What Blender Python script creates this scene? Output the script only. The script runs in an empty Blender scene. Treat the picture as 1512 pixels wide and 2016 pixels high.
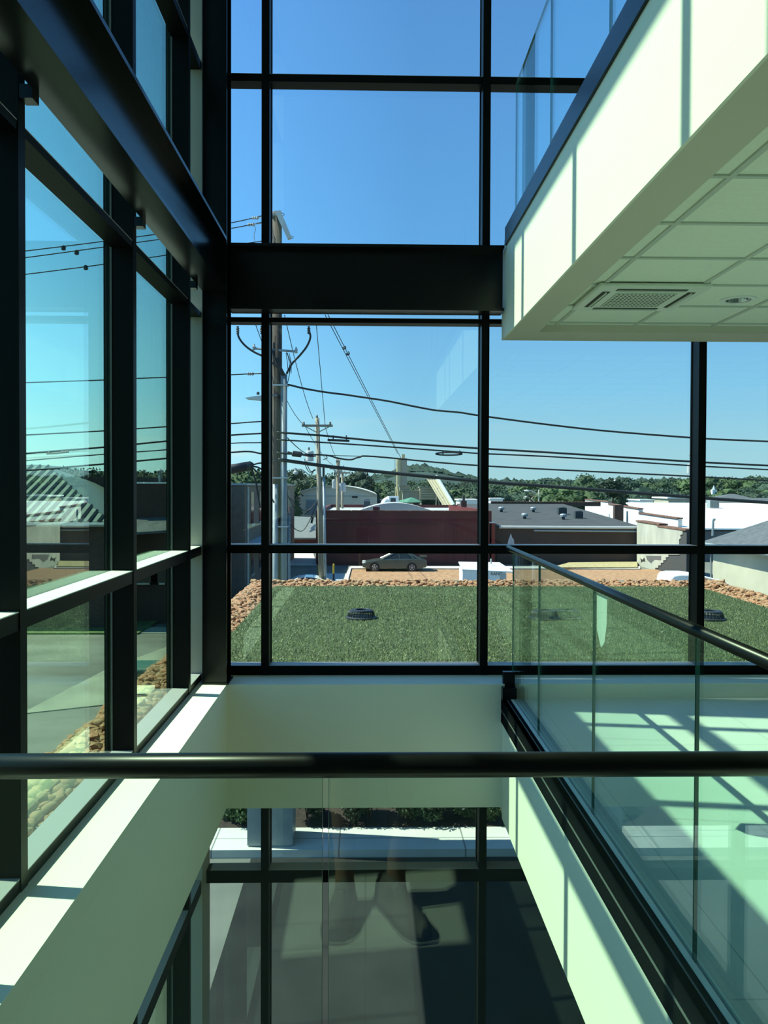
import bpy, math, random
from mathutils import Vector, Matrix, noise
random.seed(7)
S = bpy.context.scene
COL = S.collection
R = math.radians

# ------------------------------------------------------------------ camera
EYE = 1.53            # height of the lens above the upper floor (z = 0)
FPX = 1640.0          # focal length in pixels of the 1512 x 2016 frame
YAW, PITCH, ROLL = R(1.19), R(1.0), R(0.2)
fw = Vector((math.sin(YAW)*math.cos(PITCH), math.cos(YAW)*math.cos(PITCH), -math.sin(PITCH)))
r0 = Vector((math.cos(YAW), -math.sin(YAW), 0))
u0 = r0.cross(fw)
rt = r0*math.cos(ROLL) + u0*math.sin(ROLL)
up = -r0*math.sin(ROLL) + u0*math.cos(ROLL)
EYEP = Vector((0, 0, EYE))
_d = Vector((0, 1, 0))
SX = 722 - (756 + FPX*_d.dot(rt)/_d.dot(fw))
SY = 957 - (1008 - FPX*_d.dot(up)/_d.dot(fw))
cd = bpy.data.cameras.new('camera')
cam = bpy.data.objects.new('camera', cd)
COL.objects.link(cam)
S.camera = cam
cd.sensor_width = 36
cd.lens = FPX/2016*36
cd.shift_x = -SX/2016
cd.shift_y = SY/2016
cd.clip_start = 0.02
cd.clip_end = 6000
cam.matrix_world = Matrix(((rt.x, up.x, -fw.x, 0), (rt.y, up.y, -fw.y, 0), (rt.z, up.z, -fw.z, EYE), (0, 0, 0, 1)))

def at(px, py, Y):
    """the place in the world seen at a pixel of the photograph, at distance Y into the scene"""
    d = fw + rt*((px-756-SX)/FPX) - up*((py-1008-SY)/FPX)
    return EYEP + d*(Y/d.y)

def atz(px, py, z):
    d = fw + rt*((px-756-SX)/FPX) - up*((py-1008-SY)/FPX)
    return EYEP + d*((z-EYE)/d.z)

# ------------------------------------------------------------------ light and exposure
vs = S.view_settings
vs.view_transform = 'Standard'
vs.look = 'None'
vs.gamma = 1
vs.exposure = 0.0
vs.use_curve_mapping = False
SUNDIR = Vector((1, -0.14, -1.36))
sd = bpy.data.lights.new('sun', 'SUN')
sd.energy = 10.5
sd.angle = R(0.53)
sd.color = (1.0, 0.965, 0.88)
sun = bpy.data.objects.new('sun', sd)
COL.objects.link(sun)
sun.rotation_euler = SUNDIR.to_track_quat('-Z', 'Y').to_euler()
sun.location = (-30, 5, 40)

w = bpy.data.worlds.new('sky')
S.world = w
w.use_nodes = True
nt = w.node_tree
nt.nodes.clear()
tc = nt.nodes.new('ShaderNodeTexCoord')
sp = nt.nodes.new('ShaderNodeSeparateXYZ')
nt.links.new(tc.outputs['Generated'], sp.inputs[0])
rp = nt.nodes.new('ShaderNodeValToRGB')
nt.links.new(sp.outputs['Z'], rp.inputs[0])
cr = rp.color_ramp
stops = [(0.0, (.52, .78, .92)), (.045, (.46, .77, 1.0)), (.11, (.31, .67, 1.07)), (.26, (.17, .47, 1.02)), (.5, (.125, .345, .87)), (1.0, (.07, .22, .60))]
cr.elements[0].position, cr.elements[0].color = stops[0][0], (*stops[0][1], 1)
cr.elements[1].position, cr.elements[1].color = stops[-1][0], (*stops[-1][1], 1)
for p_, c_ in stops[1:-1]:
    e = cr.elements.new(p_)
    e.color = (*c_, 1)
# thin low clouds
nz = nt.nodes.new('ShaderNodeTexNoise')
mp = nt.nodes.new('ShaderNodeMapping')
mp.inputs['Scale'].default_value = (5, 5, 22)
nt.links.new(tc.outputs['Generated'], mp.inputs[0])
nt.links.new(mp.outputs[0], nz.inputs['Vector'])
nz.inputs['Scale'].default_value = 1.6
nz.inputs['Detail'].default_value = 6
cl = nt.nodes.new('ShaderNodeValToRGB')
cl.color_ramp.elements[0].position = .55
cl.color_ramp.elements[1].position = .8
nt.links.new(nz.outputs['Fac'], cl.inputs[0])
lowr = nt.nodes.new('ShaderNodeMapRange')
lowr.inputs['From Min'].default_value = .0
lowr.inputs['From Max'].default_value = .12
lowr.inputs['To Min'].default_value = .75
lowr.inputs['To Max'].default_value = 0
nt.links.new(sp.outputs['Z'], lowr.inputs['Value'])
mm = nt.nodes.new('ShaderNodeMath')
mm.operation = 'MULTIPLY'
nt.links.new(cl.outputs[0], mm.inputs[0])
nt.links.new(lowr.outputs[0], mm.inputs[1])
mx = nt.nodes.new('ShaderNodeMixRGB')
nt.links.new(mm.outputs[0], mx.inputs['Fac'])
nt.links.new(rp.outputs[0], mx.inputs[1])
mx.inputs[2].default_value = (.75, .82, .86, 1)
bg = nt.nodes.new('ShaderNodeBackground')
bg.inputs['Strength'].default_value = 1.0
# the sky is brighter on the sun's side
sidem = nt.nodes.new('ShaderNodeMapRange')
sidem.inputs['From Min'].default_value = .05
sidem.inputs['From Max'].default_value = -.6
sidem.inputs['To Min'].default_value = 1.0
sidem.inputs['To Max'].default_value = 2.0
nt.links.new(sp.outputs['X'], sidem.inputs['Value'])
nt.links.new(sidem.outputs[0], bg.inputs['Strength'])
nt.links.new(mx.outputs[0], bg.inputs[0])
ow = nt.nodes.new('ShaderNodeOutputWorld')
nt.links.new(bg.outputs[0], ow.inputs[0])

cy = S.cycles
cy.max_bounces = 12
cy.diffuse_bounces = 5
cy.glossy_bounces = 6
cy.transparent_max_bounces = 40
cy.caustics_reflective = False
cy.caustics_refractive = False
cy.sample_clamp_indirect = 4.0

# ------------------------------------------------------------------ helpers: meshes, things, parts
class MB:
    def __init__(self):
        self.v, self.f, self.m = [], [], []
    def add(self, vs_, fs_, mi=0):
        o = len(self.v)
        self.v += [tuple(p) for p in vs_]
        self.f += [tuple(i+o for i in f) for f in fs_]
        self.m += [mi]*len(fs_)
        return self
    def box(self, x0, x1, y0, y1, z0, z1, mi=0):
        x0, x1 = min(x0, x1), max(x0, x1); y0, y1 = min(y0, y1), max(y0, y1); z0, z1 = min(z0, z1), max(z0, z1)
        return self.add([(x0,y0,z0),(x1,y0,z0),(x1,y1,z0),(x0,y1,z0),(x0,y0,z1),(x1,y0,z1),(x1,y1,z1),(x0,y1,z1)],
                        [(0,3,2,1),(4,5,6,7),(0,1,5,4),(1,2,6,5),(2,3,7,6),(3,0,4,7)], mi)
    def prism(self, pts, vec, mi=0):
        """closed polygon pts (3-D) pushed along vec"""
        pts = [Vector(p) for p in pts]
        vec = Vector(vec)
        n = len(pts)
        nrm = Vector((0, 0, 0))
        for i in range(n):
            a, b = pts[i]-pts[0], pts[(i+1) % n]-pts[0]
            nrm += a.cross(b)
        if nrm.dot(vec) > 0:
            pts = pts[::-1]
        return self.add(pts+[p+vec for p in pts],
                        [tuple(range(n)), tuple(range(2*n-1, n-1, -1))]+[((i+1) % n, i, i+n, (i+1) % n+n) for i in range(n)], mi)
    def tube(self, pts, rad, n=8, mi=0, cap=True):
        pts = [Vector(p) for p in pts]
        rads = rad if isinstance(rad, (list, tuple)) else [rad]*len(pts)
        vs_, fs_ = [], []
        prev = None
        for i, p in enumerate(pts):
            t = (pts[min(i+1, len(pts)-1)]-pts[max(i-1, 0)])
            t = t.normalized() if t.length > 1e-9 else Vector((0, 0, 1))
            if prev is None:
                a = Vector((0, 0, 1)) if abs(t.z) < .9 else Vector((0, 1, 0))
                prev = t.cross(a).normalized()
            prev = (prev - t*prev.dot(t)).normalized()
            b = t.cross(prev)
            for k in range(n):
                an = 2*math.pi*k/n
                vs_.append(p+(prev*math.cos(an)+b*math.sin(an))*rads[i])
        for i in range(len(pts)-1):
            for k in range(n):
                fs_.append((i*n+k, i*n+(k+1) % n, (i+1)*n+(k+1) % n, (i+1)*n+k))
        if cap:
            fs_.append(tuple(range(n-1, -1, -1)))
            fs_.append(tuple((len(pts)-1)*n+k for k in range(n)))
        return self.add(vs_, fs_, mi)
    def lathe(self, c, prof, n=20, axis='z', mi=0, cap=True):
        """prof: (radius, height) pairs about an axis through c"""
        vs_, fs_ = [], []
        for r_, h in prof:
            for k in range(n):
                a = 2*math.pi*k/n
                q = (r_*math.cos(a), r_*math.sin(a), h)
                if axis == 'x': q = (h, q[0], q[1])
                if axis == 'y': q = (q[0], h, q[1])
                vs_.append((c[0]+q[0], c[1]+q[1], c[2]+q[2]))
        for i in range(len(prof)-1):
            for k in range(n):
                fs_.append((i*n+k, i*n+(k+1) % n, (i+1)*n+(k+1) % n, (i+1)*n+k))
        if cap:
            fs_.append(tuple(range(n-1, -1, -1)))
            fs_.append(tuple((len(prof)-1)*n+k for k in range(n)))
        return self.add(vs_, fs_, mi)
    def ico(self, c, r_, sub=1, jit=0., sc=(1,1,1), seed=0, mi=0, freq=1.3):
        V, F = ICO[sub]
        rr = random.Random(seed)
        off = Vector((rr.uniform(-50, 50), rr.uniform(-50, 50), rr.uniform(-50, 50)))
        vs_ = []
        for p in V:
            k = 1+jit*noise.noise(p*freq+off)*1.6
            vs_.append((c[0]+p.x*r_*k*sc[0], c[1]+p.y*r_*k*sc[1], c[2]+p.z*r_*k*sc[2]))
        return self.add(vs_, F, mi)
    def build(self, name, mats, parent=None, loc=None, smooth=False):
        me = bpy.data.meshes.new(name)
        if parent is not None:
            o_ = parent.location if parent.parent is None else parent.location + parent.parent.location
            o_ = Vector(o_)
        elif loc is not None:
            o_ = Vector(loc)
        else:
            xs = [p[0] for p in self.v]; ys = [p[1] for p in self.v]; zs = [p[2] for p in self.v]
            o_ = Vector(((min(xs)+max(xs))/2, (min(ys)+max(ys))/2, min(zs)))
        me.from_pydata([(p[0]-o_.x, p[1]-o_.y, p[2]-o_.z) for p in self.v], [], self.f)
        if not isinstance(mats, (list, tuple)):
            mats = [mats]
        for m in mats:
            me.materials.append(m)
        if len(mats) > 1:
            me.polygons.foreach_set('material_index', self.m)
        if smooth:
            me.polygons.foreach_set('use_smooth', [True]*len(me.polygons))
        me.update()
        ob = bpy.data.objects.new(name, me)
        COL.objects.link(ob)
        if parent is not None:
            ob.parent = parent
        else:
            ob.location = o_
        return ob

import bmesh
ICO = {}
for s_ in (1, 2, 3, 4):
    bm_ = bmesh.new()
    bmesh.ops.create_icosphere(bm_, subdivisions=s_, radius=1)
    bm_.verts.ensure_lookup_table()
    ICO[s_] = ([v.co.copy() for v in bm_.verts], [tuple(v.index for v in f.verts) for f in bm_.faces])
    bm_.free()

def tag(o, label, cat, group=None, kind=None):
    o['label'] = label
    o['category'] = cat
    if group: o['group'] = group
    if kind: o['kind'] = kind
    return o
def thing(name, label, cat, loc=(0, 0, 0), group=None, kind=None):
    o = bpy.data.objects.new(name, None)
    o.empty_display_size = .1
    COL.objects.link(o)
    o.location = loc
    return tag(o, label, cat, group, kind)
def struct(o, label=None, cat=None):
    o['kind'] = 'structure'
    if label: o['label'] = label
    if cat: o['category'] = cat
    return o
def bev(o, wd=.004, seg=2):
    m = o.modifiers.new('bevel', 'BEVEL')
    m.width = wd; m.segments = seg; m.limit_method = 'ANGLE'
    return o
def dup(root, loc, rotz=0., label=None, scale=None, group=None):
    c = root.copy()
    COL.objects.link(c)
    c.location = loc
    c.rotation_euler = (0, 0, rotz)
    if scale is not None: c.scale = (scale, scale, scale) if not isinstance(scale, tuple) else scale
    if label: c['label'] = label
    if group: c['group'] = group
    for ch in list(root.children):
        k = ch.copy()
        COL.objects.link(k)
        k.parent = c
        for g in list(ch.children):
            q = g.copy()
            COL.objects.link(q)
            q.parent = k
    return c
def smooth_path(pts, n=8):
    """Catmull-Rom through the points"""
    pts = [Vector(p) for p in pts]
    if len(pts) < 3:
        return [pts[0].lerp(pts[-1], i/n) for i in range(n+1)]
    q = [pts[0]*2-pts[1]]+pts+[pts[-1]*2-pts[-2]]
    out = []
    for i in range(1, len(q)-2):
        p0, p1, p2, p3 = q[i-1:i+3]
        for k in range(n):
            t = k/n
            out.append(.5*((2*p1)+(-p0+p2)*t+(2*p0-5*p1+4*p2-p3)*t*t+(-p0+3*p1-3*p2+p3)*t**3))
    out.append(pts[-1])
    return out

# ------------------------------------------------------------------ materials
def mat(name, col, rough=.6, metal=0., var=.12, scale=3., bump=0., bscale=None, spec=.5, stretch=(1,1,1), col2=None):
    m = bpy.data.materials.new(name)
    m.use_nodes = True
    n = m.node_tree.nodes; l = m.node_tree.links
    b = n['Principled BSDF']
    b.inputs['Roughness'].default_value = rough
    b.inputs['Metallic'].default_value = metal
    b.inputs['Specular IOR Level'].default_value = spec
    t = n.new('ShaderNodeTexCoord')
    mpn = n.new('ShaderNodeMapping')
    mpn.inputs['Scale'].default_value = stretch
    l.new(t.outputs['Object'], mpn.inputs[0])
    z = n.new('ShaderNodeTexNoise')
    z.inputs['Scale'].default_value = scale
    z.inputs['Detail'].default_value = 5
    l.new(mpn.outputs[0], z.inputs['Vector'])
    r_ = n.new('ShaderNodeValToRGB')
    c2 = col2 if col2 else tuple(min(1, c*(1+var)) for c in col)
    c1 = col if col2 else tuple(c*(1-var) for c in col)
    r_.color_ramp.elements[0].position = .32
    r_.color_ramp.elements[1].position = .68
    r_.color_ramp.elements[0].color = (*c1, 1)
    r_.color_ramp.elements[1].color = (*c2, 1)
    l.new(z.outputs['Fac'], r_.inputs[0])
    l.new(r_.outputs[0], b.inputs['Base Color'])
    if bump:
        z2 = n.new('ShaderNodeTexNoise')
        z2.inputs['Scale'].default_value = bscale or scale*8
        z2.inputs['Detail'].default_value = 3
        l.new(mpn.outputs[0], z2.inputs['Vector'])
        bp = n.new('ShaderNodeBump')
        bp.inputs['Strength'].default_value = bump
        bp.inputs['Distance'].default_value = .02
        l.new(z2.outputs['Fac'], bp.inputs['Height'])
        l.new(bp.outputs[0], b.inputs['Normal'])
    return m

def glass(name, tint, refl=1.0):
    """clear sheet: Fresnel mirror over a tinted see-through body"""
    m = bpy.data.materials.new(name)
    m.use_nodes = True
    n = m.node_tree.nodes; l = m.node_tree.links
    n.clear()
    geo = n.new('ShaderNodeNewGeometry')
    ior = n.new('ShaderNodeMapRange')
    ior.inputs['To Min'].default_value = 1.5
    ior.inputs['To Max'].default_value = 1/1.5
    l.new(geo.outputs['Backfacing'], ior.inputs['Value'])
    fr = n.new('ShaderNodeFresnel')
    l.new(ior.outputs[0], fr.inputs['IOR'])
    mu = n.new('ShaderNodeMath')
    mu.operation = 'MULTIPLY'; mu.use_clamp = True
    mu.inputs[1].default_value = refl
    l.new(fr.outputs[0], mu.inputs[0])
    tr = n.new('ShaderNodeBsdfTransparent')
    tr.inputs[0].default_value = (*tint, 1)
    gl = n.new('ShaderNodeBsdfGlossy')
    gl.inputs['Roughness'].default_value = 0
    gl.inputs['Color'].default_value = (.93, .98, 1, 1)
    mxs = n.new('ShaderNodeMixShader')
    l.new(mu.outputs[0], mxs.inputs[0])
    l.new(tr.outputs[0], mxs.inputs[1])
    l.new(gl.outputs[0], mxs.inputs[2])
    o = n.new('ShaderNodeOutputMaterial')
    l.new(mxs.outputs[0], o.inputs[0])
    return m

def brick(name, c1, c2, mortar, bw=.22, bh=.075, rough=.85, ms=.012):
    m = bpy.data.materials.new(name)
    m.use_nodes = True
    n = m.node_tree.nodes; l = m.node_tree.links
    b = n['Principled BSDF']
    b.inputs['Roughness'].default_value = rough
    t = n.new('ShaderNodeTexCoord')
    s = n.new('ShaderNodeSeparateXYZ')
    l.new(t.outputs['Object'], s.inputs[0])
    a = n.new('ShaderNodeMath'); a.operation = 'ADD'
    l.new(s.outputs['X'], a.inputs[0]); l.new(s.outputs['Y'], a.inputs[1])
    c = n.new('ShaderNodeCombineXYZ')
    l.new(a.outputs[0], c.inputs['X']); l.new(s.outputs['Z'], c.inputs['Y'])
    k = n.new('ShaderNodeTexBrick')
    k.inputs['Color1'].default_value = (*c1, 1)
    k.inputs['Color2'].default_value = (*c2, 1)
    k.inputs['Mortar'].default_value = (*mortar, 1)
    k.inputs['Scale'].default_value = 1
    k.inputs['Brick Width'].default_value = bw
    k.inputs['Row Height'].default_value = bh
    k.inputs['Mortar Size'].default_value = ms
    l.new(c.outputs[0], k.inputs['Vector'])
    z = n.new('ShaderNodeTexNoise')
    z.inputs['Scale'].default_value = .7
    z.inputs['Detail'].default_value = 6
    l.new(t.outputs['Object'], z.inputs['Vector'])
    mr = n.new('ShaderNodeMapRange')
    mr.inputs['From Min'].default_value = .3; mr.inputs['From Max'].default_value = .7
    mr.inputs['To Min'].default_value = .75; mr.inputs['To Max'].default_value = 1.15
    l.new(z.outputs['Fac'], mr.inputs['Value'])
    hs = n.new('ShaderNodeHueSaturation')
    l.new(mr.outputs[0], hs.inputs['Value'])
    l.new(k.outputs['Color'], hs.inputs['Color'])
    l.new(hs.outputs[0], b.inputs['Base Color'])
    return m

def isle(name, cols, rough=.8, bump=.3, bscale=40):
    """each loose piece takes its own colour from a ramp"""
    m = bpy.data.materials.new(name)
    m.use_nodes = True
    n = m.node_tree.nodes; l = m.node_tree.links
    b = n['Principled BSDF']
    b.inputs['Roughness'].default_value = rough
    oi = n.new('ShaderNodeObjectInfo')
    geo = n.new('ShaderNodeNewGeometry')
    a = n.new('ShaderNodeMath'); a.operation = 'ADD'
    l.new(oi.outputs['Random'], a.inputs[0]); l.new(geo.outputs['Random Per Island'], a.inputs[1])
    fr = n.new('ShaderNodeMath'); fr.operation = 'FRACT'
    l.new(a.outputs[0], fr.inputs[0])
    r_ = n.new('ShaderNodeValToRGB')
    for i, c in enumerate(cols):
        p = i/(len(cols)-1)
        if i == 0: e = r_.color_ramp.elements[0]
        elif i == len(cols)-1: e = r_.color_ramp.elements[1]
        else: e = r_.color_ramp.elements.new(p)
        e.position = p; e.color = (*c, 1)
    l.new(fr.outputs[0], r_.inputs[0])
    l.new(r_.outputs[0], b.inputs['Base Color'])
    z2 = n.new('ShaderNodeTexNoise')
    z2.inputs['Scale'].default_value = bscale
    bp = n.new('ShaderNodeBump')
    bp.inputs['Strength'].default_value = bump; bp.inputs['Distance'].default_value = .01
    l.new(z2.outputs['Fac'], bp.inputs['Height'])
    l.new(bp.outputs[0], b.inputs['Normal'])
    return m

def grid_floor(name, col, line, sx, sy, lw, rough=.4):
    """poured or tiled floor with thin joints"""
    m = mat(name, col, rough, var=.08, scale=1.2)
    n = m.node_tree.nodes; l = m.node_tree.links
    b = n['Principled BSDF']
    src = b.inputs['Base Color'].links[0].from_socket
    t = n.new('ShaderNodeTexCoord')
    k = n.new('ShaderNodeTexBrick')
    k.offset = 0
    k.inputs['Scale'].default_value = 1
    k.inputs['Brick Width'].default_value = sx
    k.inputs['Row Height'].default_value = sy
    k.inputs['Mortar Size'].default_value = lw
    k.inputs['Color1'].default_value = (0, 0, 0, 1)
    k.inputs['Color2'].default_value = (0, 0, 0, 1)
    k.inputs['Mortar'].default_value = (1, 1, 1, 1)
    l.new(t.outputs['Object'], k.inputs['Vector'])
    mxn = n.new('ShaderNodeMixRGB')
    l.new(k.outputs['Fac'], mxn.inputs['Fac'])
    l.new(src, mxn.inputs[1])
    mxn.inputs[2].default_value = (*line, 1)
    l.new(mxn.outputs[0], b.inputs['Base Color'])
    return m

M = dict(
    plaster=mat('white_painted_plaster', (.82, .80, .70), .75, var=.015, scale=1.5, bump=.05, bscale=60),
    soffit=mat('soffit_paint', (.70, .70, .60), .8, var=.02),
    tile=mat('ceiling_tile', (.86, .88, .77), .9, var=.02, scale=30, bump=.15, bscale=120),
    bulkhead=mat('olive_grey_paint', (.60, .56, .47), .8, var=.015),
    tbar=mat('ceiling_grid_bar', (.55, .58, .52), .6, var=.02),
    shoeblack=mat('matt_black_channel', (.005, .006, .007), .8, var=.1, spec=.02),
    black=mat('black_bronze_aluminium', (.003, .0037, .0042), .42, var=.1, spec=.09),
    steel=mat('black_painted_steel', (.0025, .0035, .005), .24, var=.15, scale=6, spec=.25),
    rail=mat('black_rail_paint', (.003, .0035, .004), .32, var=.1, spec=.22),
    cap=mat('white_sill_cap', (.72, .75, .70), .5, var=.02),
    framecap=mat('pale_frame_top', (.36, .345, .37), .45, var=.02),
    floor=grid_floor('pale_concrete_floor', (.64, .67, .63), (.46, .49, .47), 1.22, 1.22, .004),
    nearfloor=grid_floor('grey_concrete_floor', (.22, .23, .21), (.15, .16, .14), 1.5, 1.5, .004),
    lowfloor=mat('dark_polished_floor', (.10, .11, .11), .35, var=.2, scale=2),
    strip=mat('silver_floor_trim', (.68, .70, .66), .5, var=.03),
    cornerpaint=mat('pale_grey_corner_paint', (.44, .40, .35), .7, var=.03),
    gasket=mat('grey_gasket', (.10, .11, .11), .6, var=.05),
    glassB=glass('clear_window_glass', (.885, .955, .905)),
    glassL=glass('green_window_glass', (.795, .95, .79), 1.25),
    glassR=glass('balustrade_glass', (.90, .962, .94), .85),
    edge=mat('green_glass_edge', (.03, .13, .12), .2, var=.05),
    acw=mat('white_plastic', (.72, .76, .68), .45, var=.02),
    acd=mat('dark_slot', (.02, .022, .02), .7, var=.05),
    chrome=mat('chrome', (.6, .62, .62), .12, metal=1, var=.05),
    wood=mat('weathered_pole_wood', (.065, .048, .036), .9, var=.35, scale=8, stretch=(4, 4, .35), bump=.4, bscale=30),
    wood2=mat('grey_pole_wood', (.28, .24, .18), .9, var=.25, scale=8, stretch=(4, 4, .35)),
    galv=mat('galvanised_steel', (.28, .33, .35), .5, metal=.35, var=.12, scale=5),
    pvc=mat('grey_conduit', (.20, .235, .25), .5, var=.1, scale=4),
    cable=mat('black_cable', (.012, .014, .016), .6, var=.1),
    ceramic=mat('grey_insulator', (.45, .46, .45), .3, var=.05),
    white=mat('white_paint', (.80, .82, .80), .5, var=.03),
    offwhite=mat('off_white_lamp_housing', (.55, .56, .52), .5, var=.05),
    yellow=mat('yellow_paint', (.55, .38, .03), .6, var=.1),
    tyre=mat('tyre_rubber', (.012, .012, .013), .8, var=.1),
    asphalt=mat('grey_asphalt', (.14, .145, .125), .9, var=.25, scale=.35, stretch=(1, 2.2, 1)),
    asphalt2=mat('dark_drive_paving', (.026, .027, .027), .95, var=.2, scale=1.2, bump=.1, spec=.03),  # even dark asphalt colour of the drive
    concrete=mat('concrete', (.52, .51, .45), .85, var=.1, scale=1.2),
    gravel=mat('orange_gravel', (.25, .125, .06), .95, var=.3, scale=3.5, col2=(.42, .25, .14)),
    grass=mat('grass', (.085, .13, .04), .95, var=.3, scale=3),
    mulch=mat('brown_mulch', (.035, .022, .016), .95, var=.5, scale=25, bump=.6, bscale=40),
    turfbase=mat('turf_base', (.028, .050, .008), .95, var=.35, scale=10, stretch=(5, .22, 1)),
    beige=mat('beige_stucco', (.42, .40, .30), .9, var=.06, scale=1.5),
    tan=mat('tan_metal_siding', (.62, .54, .41), .7, var=.05, scale=.4),
    shingle=mat('grey_shingle', (.085, .095, .105), .9, var=.2, scale=3),
    tarroof=mat('dark_tar_roof', (.045, .046, .048), .9, var=.2, scale=.8),
    whiteroof=mat('white_membrane_roof', (.80, .81, .76), .7, var=.03, scale=.4),
    greyroof=mat('grey_membrane_roof', (.38, .38, .37), .8, var=.08, scale=.5),
    plasterold=mat('old_plaster', (.40, .39, .33), .9, var=.14, scale=1.2, stretch=(1, 1, .35)),
    greywall=mat('grey_block_wall', (.13, .135, .14), .9, var=.1, scale=.8),
    coping=mat('clay_coping', (.16, .075, .05), .9, var=.35, scale=5),
    whitebrick=mat('white_limewashed_brick', (.66, .66, .62), .9, var=.1, scale=2),
    redbrick=brick('red_painted_brick', (.125, .026, .028), (.115, .024, .026), (.095, .022, .022)),
    brownbrick=brick('brown_brick', (.072, .030, .024), (.056, .025, .021), (.055, .038, .034)),
    darkbrick=brick('dark_brick', (.075, .038, .028), (.05, .028, .022), (.07, .05, .045)),
    metalgreen=mat('green_metal_roof', (.16, .20, .17), .45, metal=.2, var=.06),
    greenshed=mat('green_shed_roof', (.08, .22, .14), .6, var=.1),
    unit=mat('grey_unit_casing', (.22, .25, .26), .6, var=.08),
    unitd=mat('dark_unit_grille', (.035, .045, .05), .7, var=.1, scale=12, stretch=(.2, .2, 4)),
    silo=mat('yellowed_silo_steel', (.56, .47, .26), .6, var=.12, scale=.5),
    plantgrey=mat('dusty_plant_steel', (.27, .25, .18), .8, var=.12, scale=.5),
    pinkgable=mat('pink_gable_board', (.72, .52, .42), .8, var=.05),
    brownroof=mat('brown_roof', (.16, .085, .065), .9, var=.1),
    signgreen=mat('green_plastic', (.16, .34, .17), .5, var=.05),
    drain=mat('black_cast_iron', (.010, .013, .016), .5, var=.1),
    dark=mat('dark_glazing', (.02, .025, .028), .15, var=.05),
    hill=mat('wooded_hillside', (.018, .042, .030), .95, var=.4, scale=.05, bump=1., bscale=.2),
    bark=mat('tree_bark', (.07, .05, .035), .95, var=.2),
)
leaf = [isle('leaf_'+k, [c, tuple(x*1.9 for x in c), tuple(x*1.3 for x in c)], .8, .0) for k, c in
        dict(mid=(.020, .046, .014), dark=(.010, .027, .012), light=(.036, .068, .018), blue=(.020, .047, .026)).items()]
stone_mat = isle('river_stone', [(.36, .17, .085), (.46, .27, .15), (.52, .36, .23), (.30, .12, .06), (.42, .21, .11), (.55, .42, .30), (.34, .22, .12)], .85, .3)

# ================================================================== THE BUILDING SHELL
YM, YG = 6.256, 6.375           # inner face of the far mullions, glass behind it
XM, XG = -1.204, -1.325         # the same for the left curtain wall
ZS = 0.104                      # top of the knee walls
ZT0, ZT2, ZT1 = (1.023, 1.085), (2.752, 2.785), (4.535, 4.59)
TOP, LOW = 7.6, -4.0
BACKX = [-.761, .889, 2.536, 4.19, 5.84]
LEFTY = [5.694, 4.359, 2.945, 2.37]

struct(MB().box(1.0, 6.2, -4, 5.99, -.87, -.0).box(-1.0, 1.0, -4, 1.33, -.87, -.0).build('floor', M['floor'], loc=(0, 0, 0)),
       'pale concrete floor of the gallery beside the glass balustrade', 'floor')
struct(MB().box(-1.2, 6.2, -4, 6.2, -4.2, -4.0).build('floor.001', M['lowfloor'], loc=(0, 0, 0)), 'dark floor of the storey below', 'floor')
# white slab edge under the balustrade
struct(MB().box(.985, 1.0, 1.33, 5.97, -.87, -.17).build('trim_1', M['plaster']), 'white plaster slab edge under the right balustrade', 'slab edge')
# unseen wall added to block sun near the viewer; its window shapes one patch
m = MB().box(-1.39, -1.17, -4, -.36, LOW, TOP).box(-1.39, -1.17, .24, 1.05, LOW, TOP).box(-1.39, -1.17, -.36, .24, LOW, 1.22).box(-1.39, -1.17, -.36, .24, 2.36, TOP)
struct(m.build('added_wall_left', M['plaster']), 'unseen solid left wall added to hold back the sun beside the viewer', 'wall')
wr = thing('added_window', 'unseen window added to shape the sun patch on the floor behind the viewer', 'window', (-1.32, -.06, 1.22), kind='structure')
MB().box(-1.336, -1.324, -.355, .235, 1.225, 2.355).build('glass_pane', M['glassL'], wr)  # pane of the added unseen window
MB().box(-1.36, -1.28, -.36, -.33, 1.22, 2.36).box(-1.36, -1.28, .21, .24, 1.22, 2.36).box(-1.36, -1.28, -.33, .21, 1.22, 1.25).box(-1.36, -1.28, -.33, .21, 2.33, 2.36).build('frame', M['black'], wr)  # frame of the added unseen window
# knee walls and spandrels
struct(MB().box(-1.335, -1.0, 1.05, 5.97, -.79, ZS).build('wall_left', M['plaster']), 'white knee wall under the left windows', 'wall')
struct(MB().box(-1.335, 1.0, 5.97, 6.40, -.79, ZS).box(1.0, 6.2, 5.99, 6.40, -.87, ZS).build('wall_back', M['plaster']), 'white knee wall under the far windows', 'wall')
struct(MB().box(6.2, 6.4, -4, 6.42, LOW, TOP).build('wall_right', M['plaster']), 'white wall beyond the gallery', 'wall')
struct(MB().box(-1.4, 6.4, -4.2, -4, LOW, TOP).build('wall_near', M['plaster']), 'white wall behind the viewer', 'wall')
struct(MB().box(-1.5, 6.5, -4.3, 6.6, TOP, TOP+.3).build('ceiling', M['tile']), 'white ceiling at the top of the atrium', 'ceiling')

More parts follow.
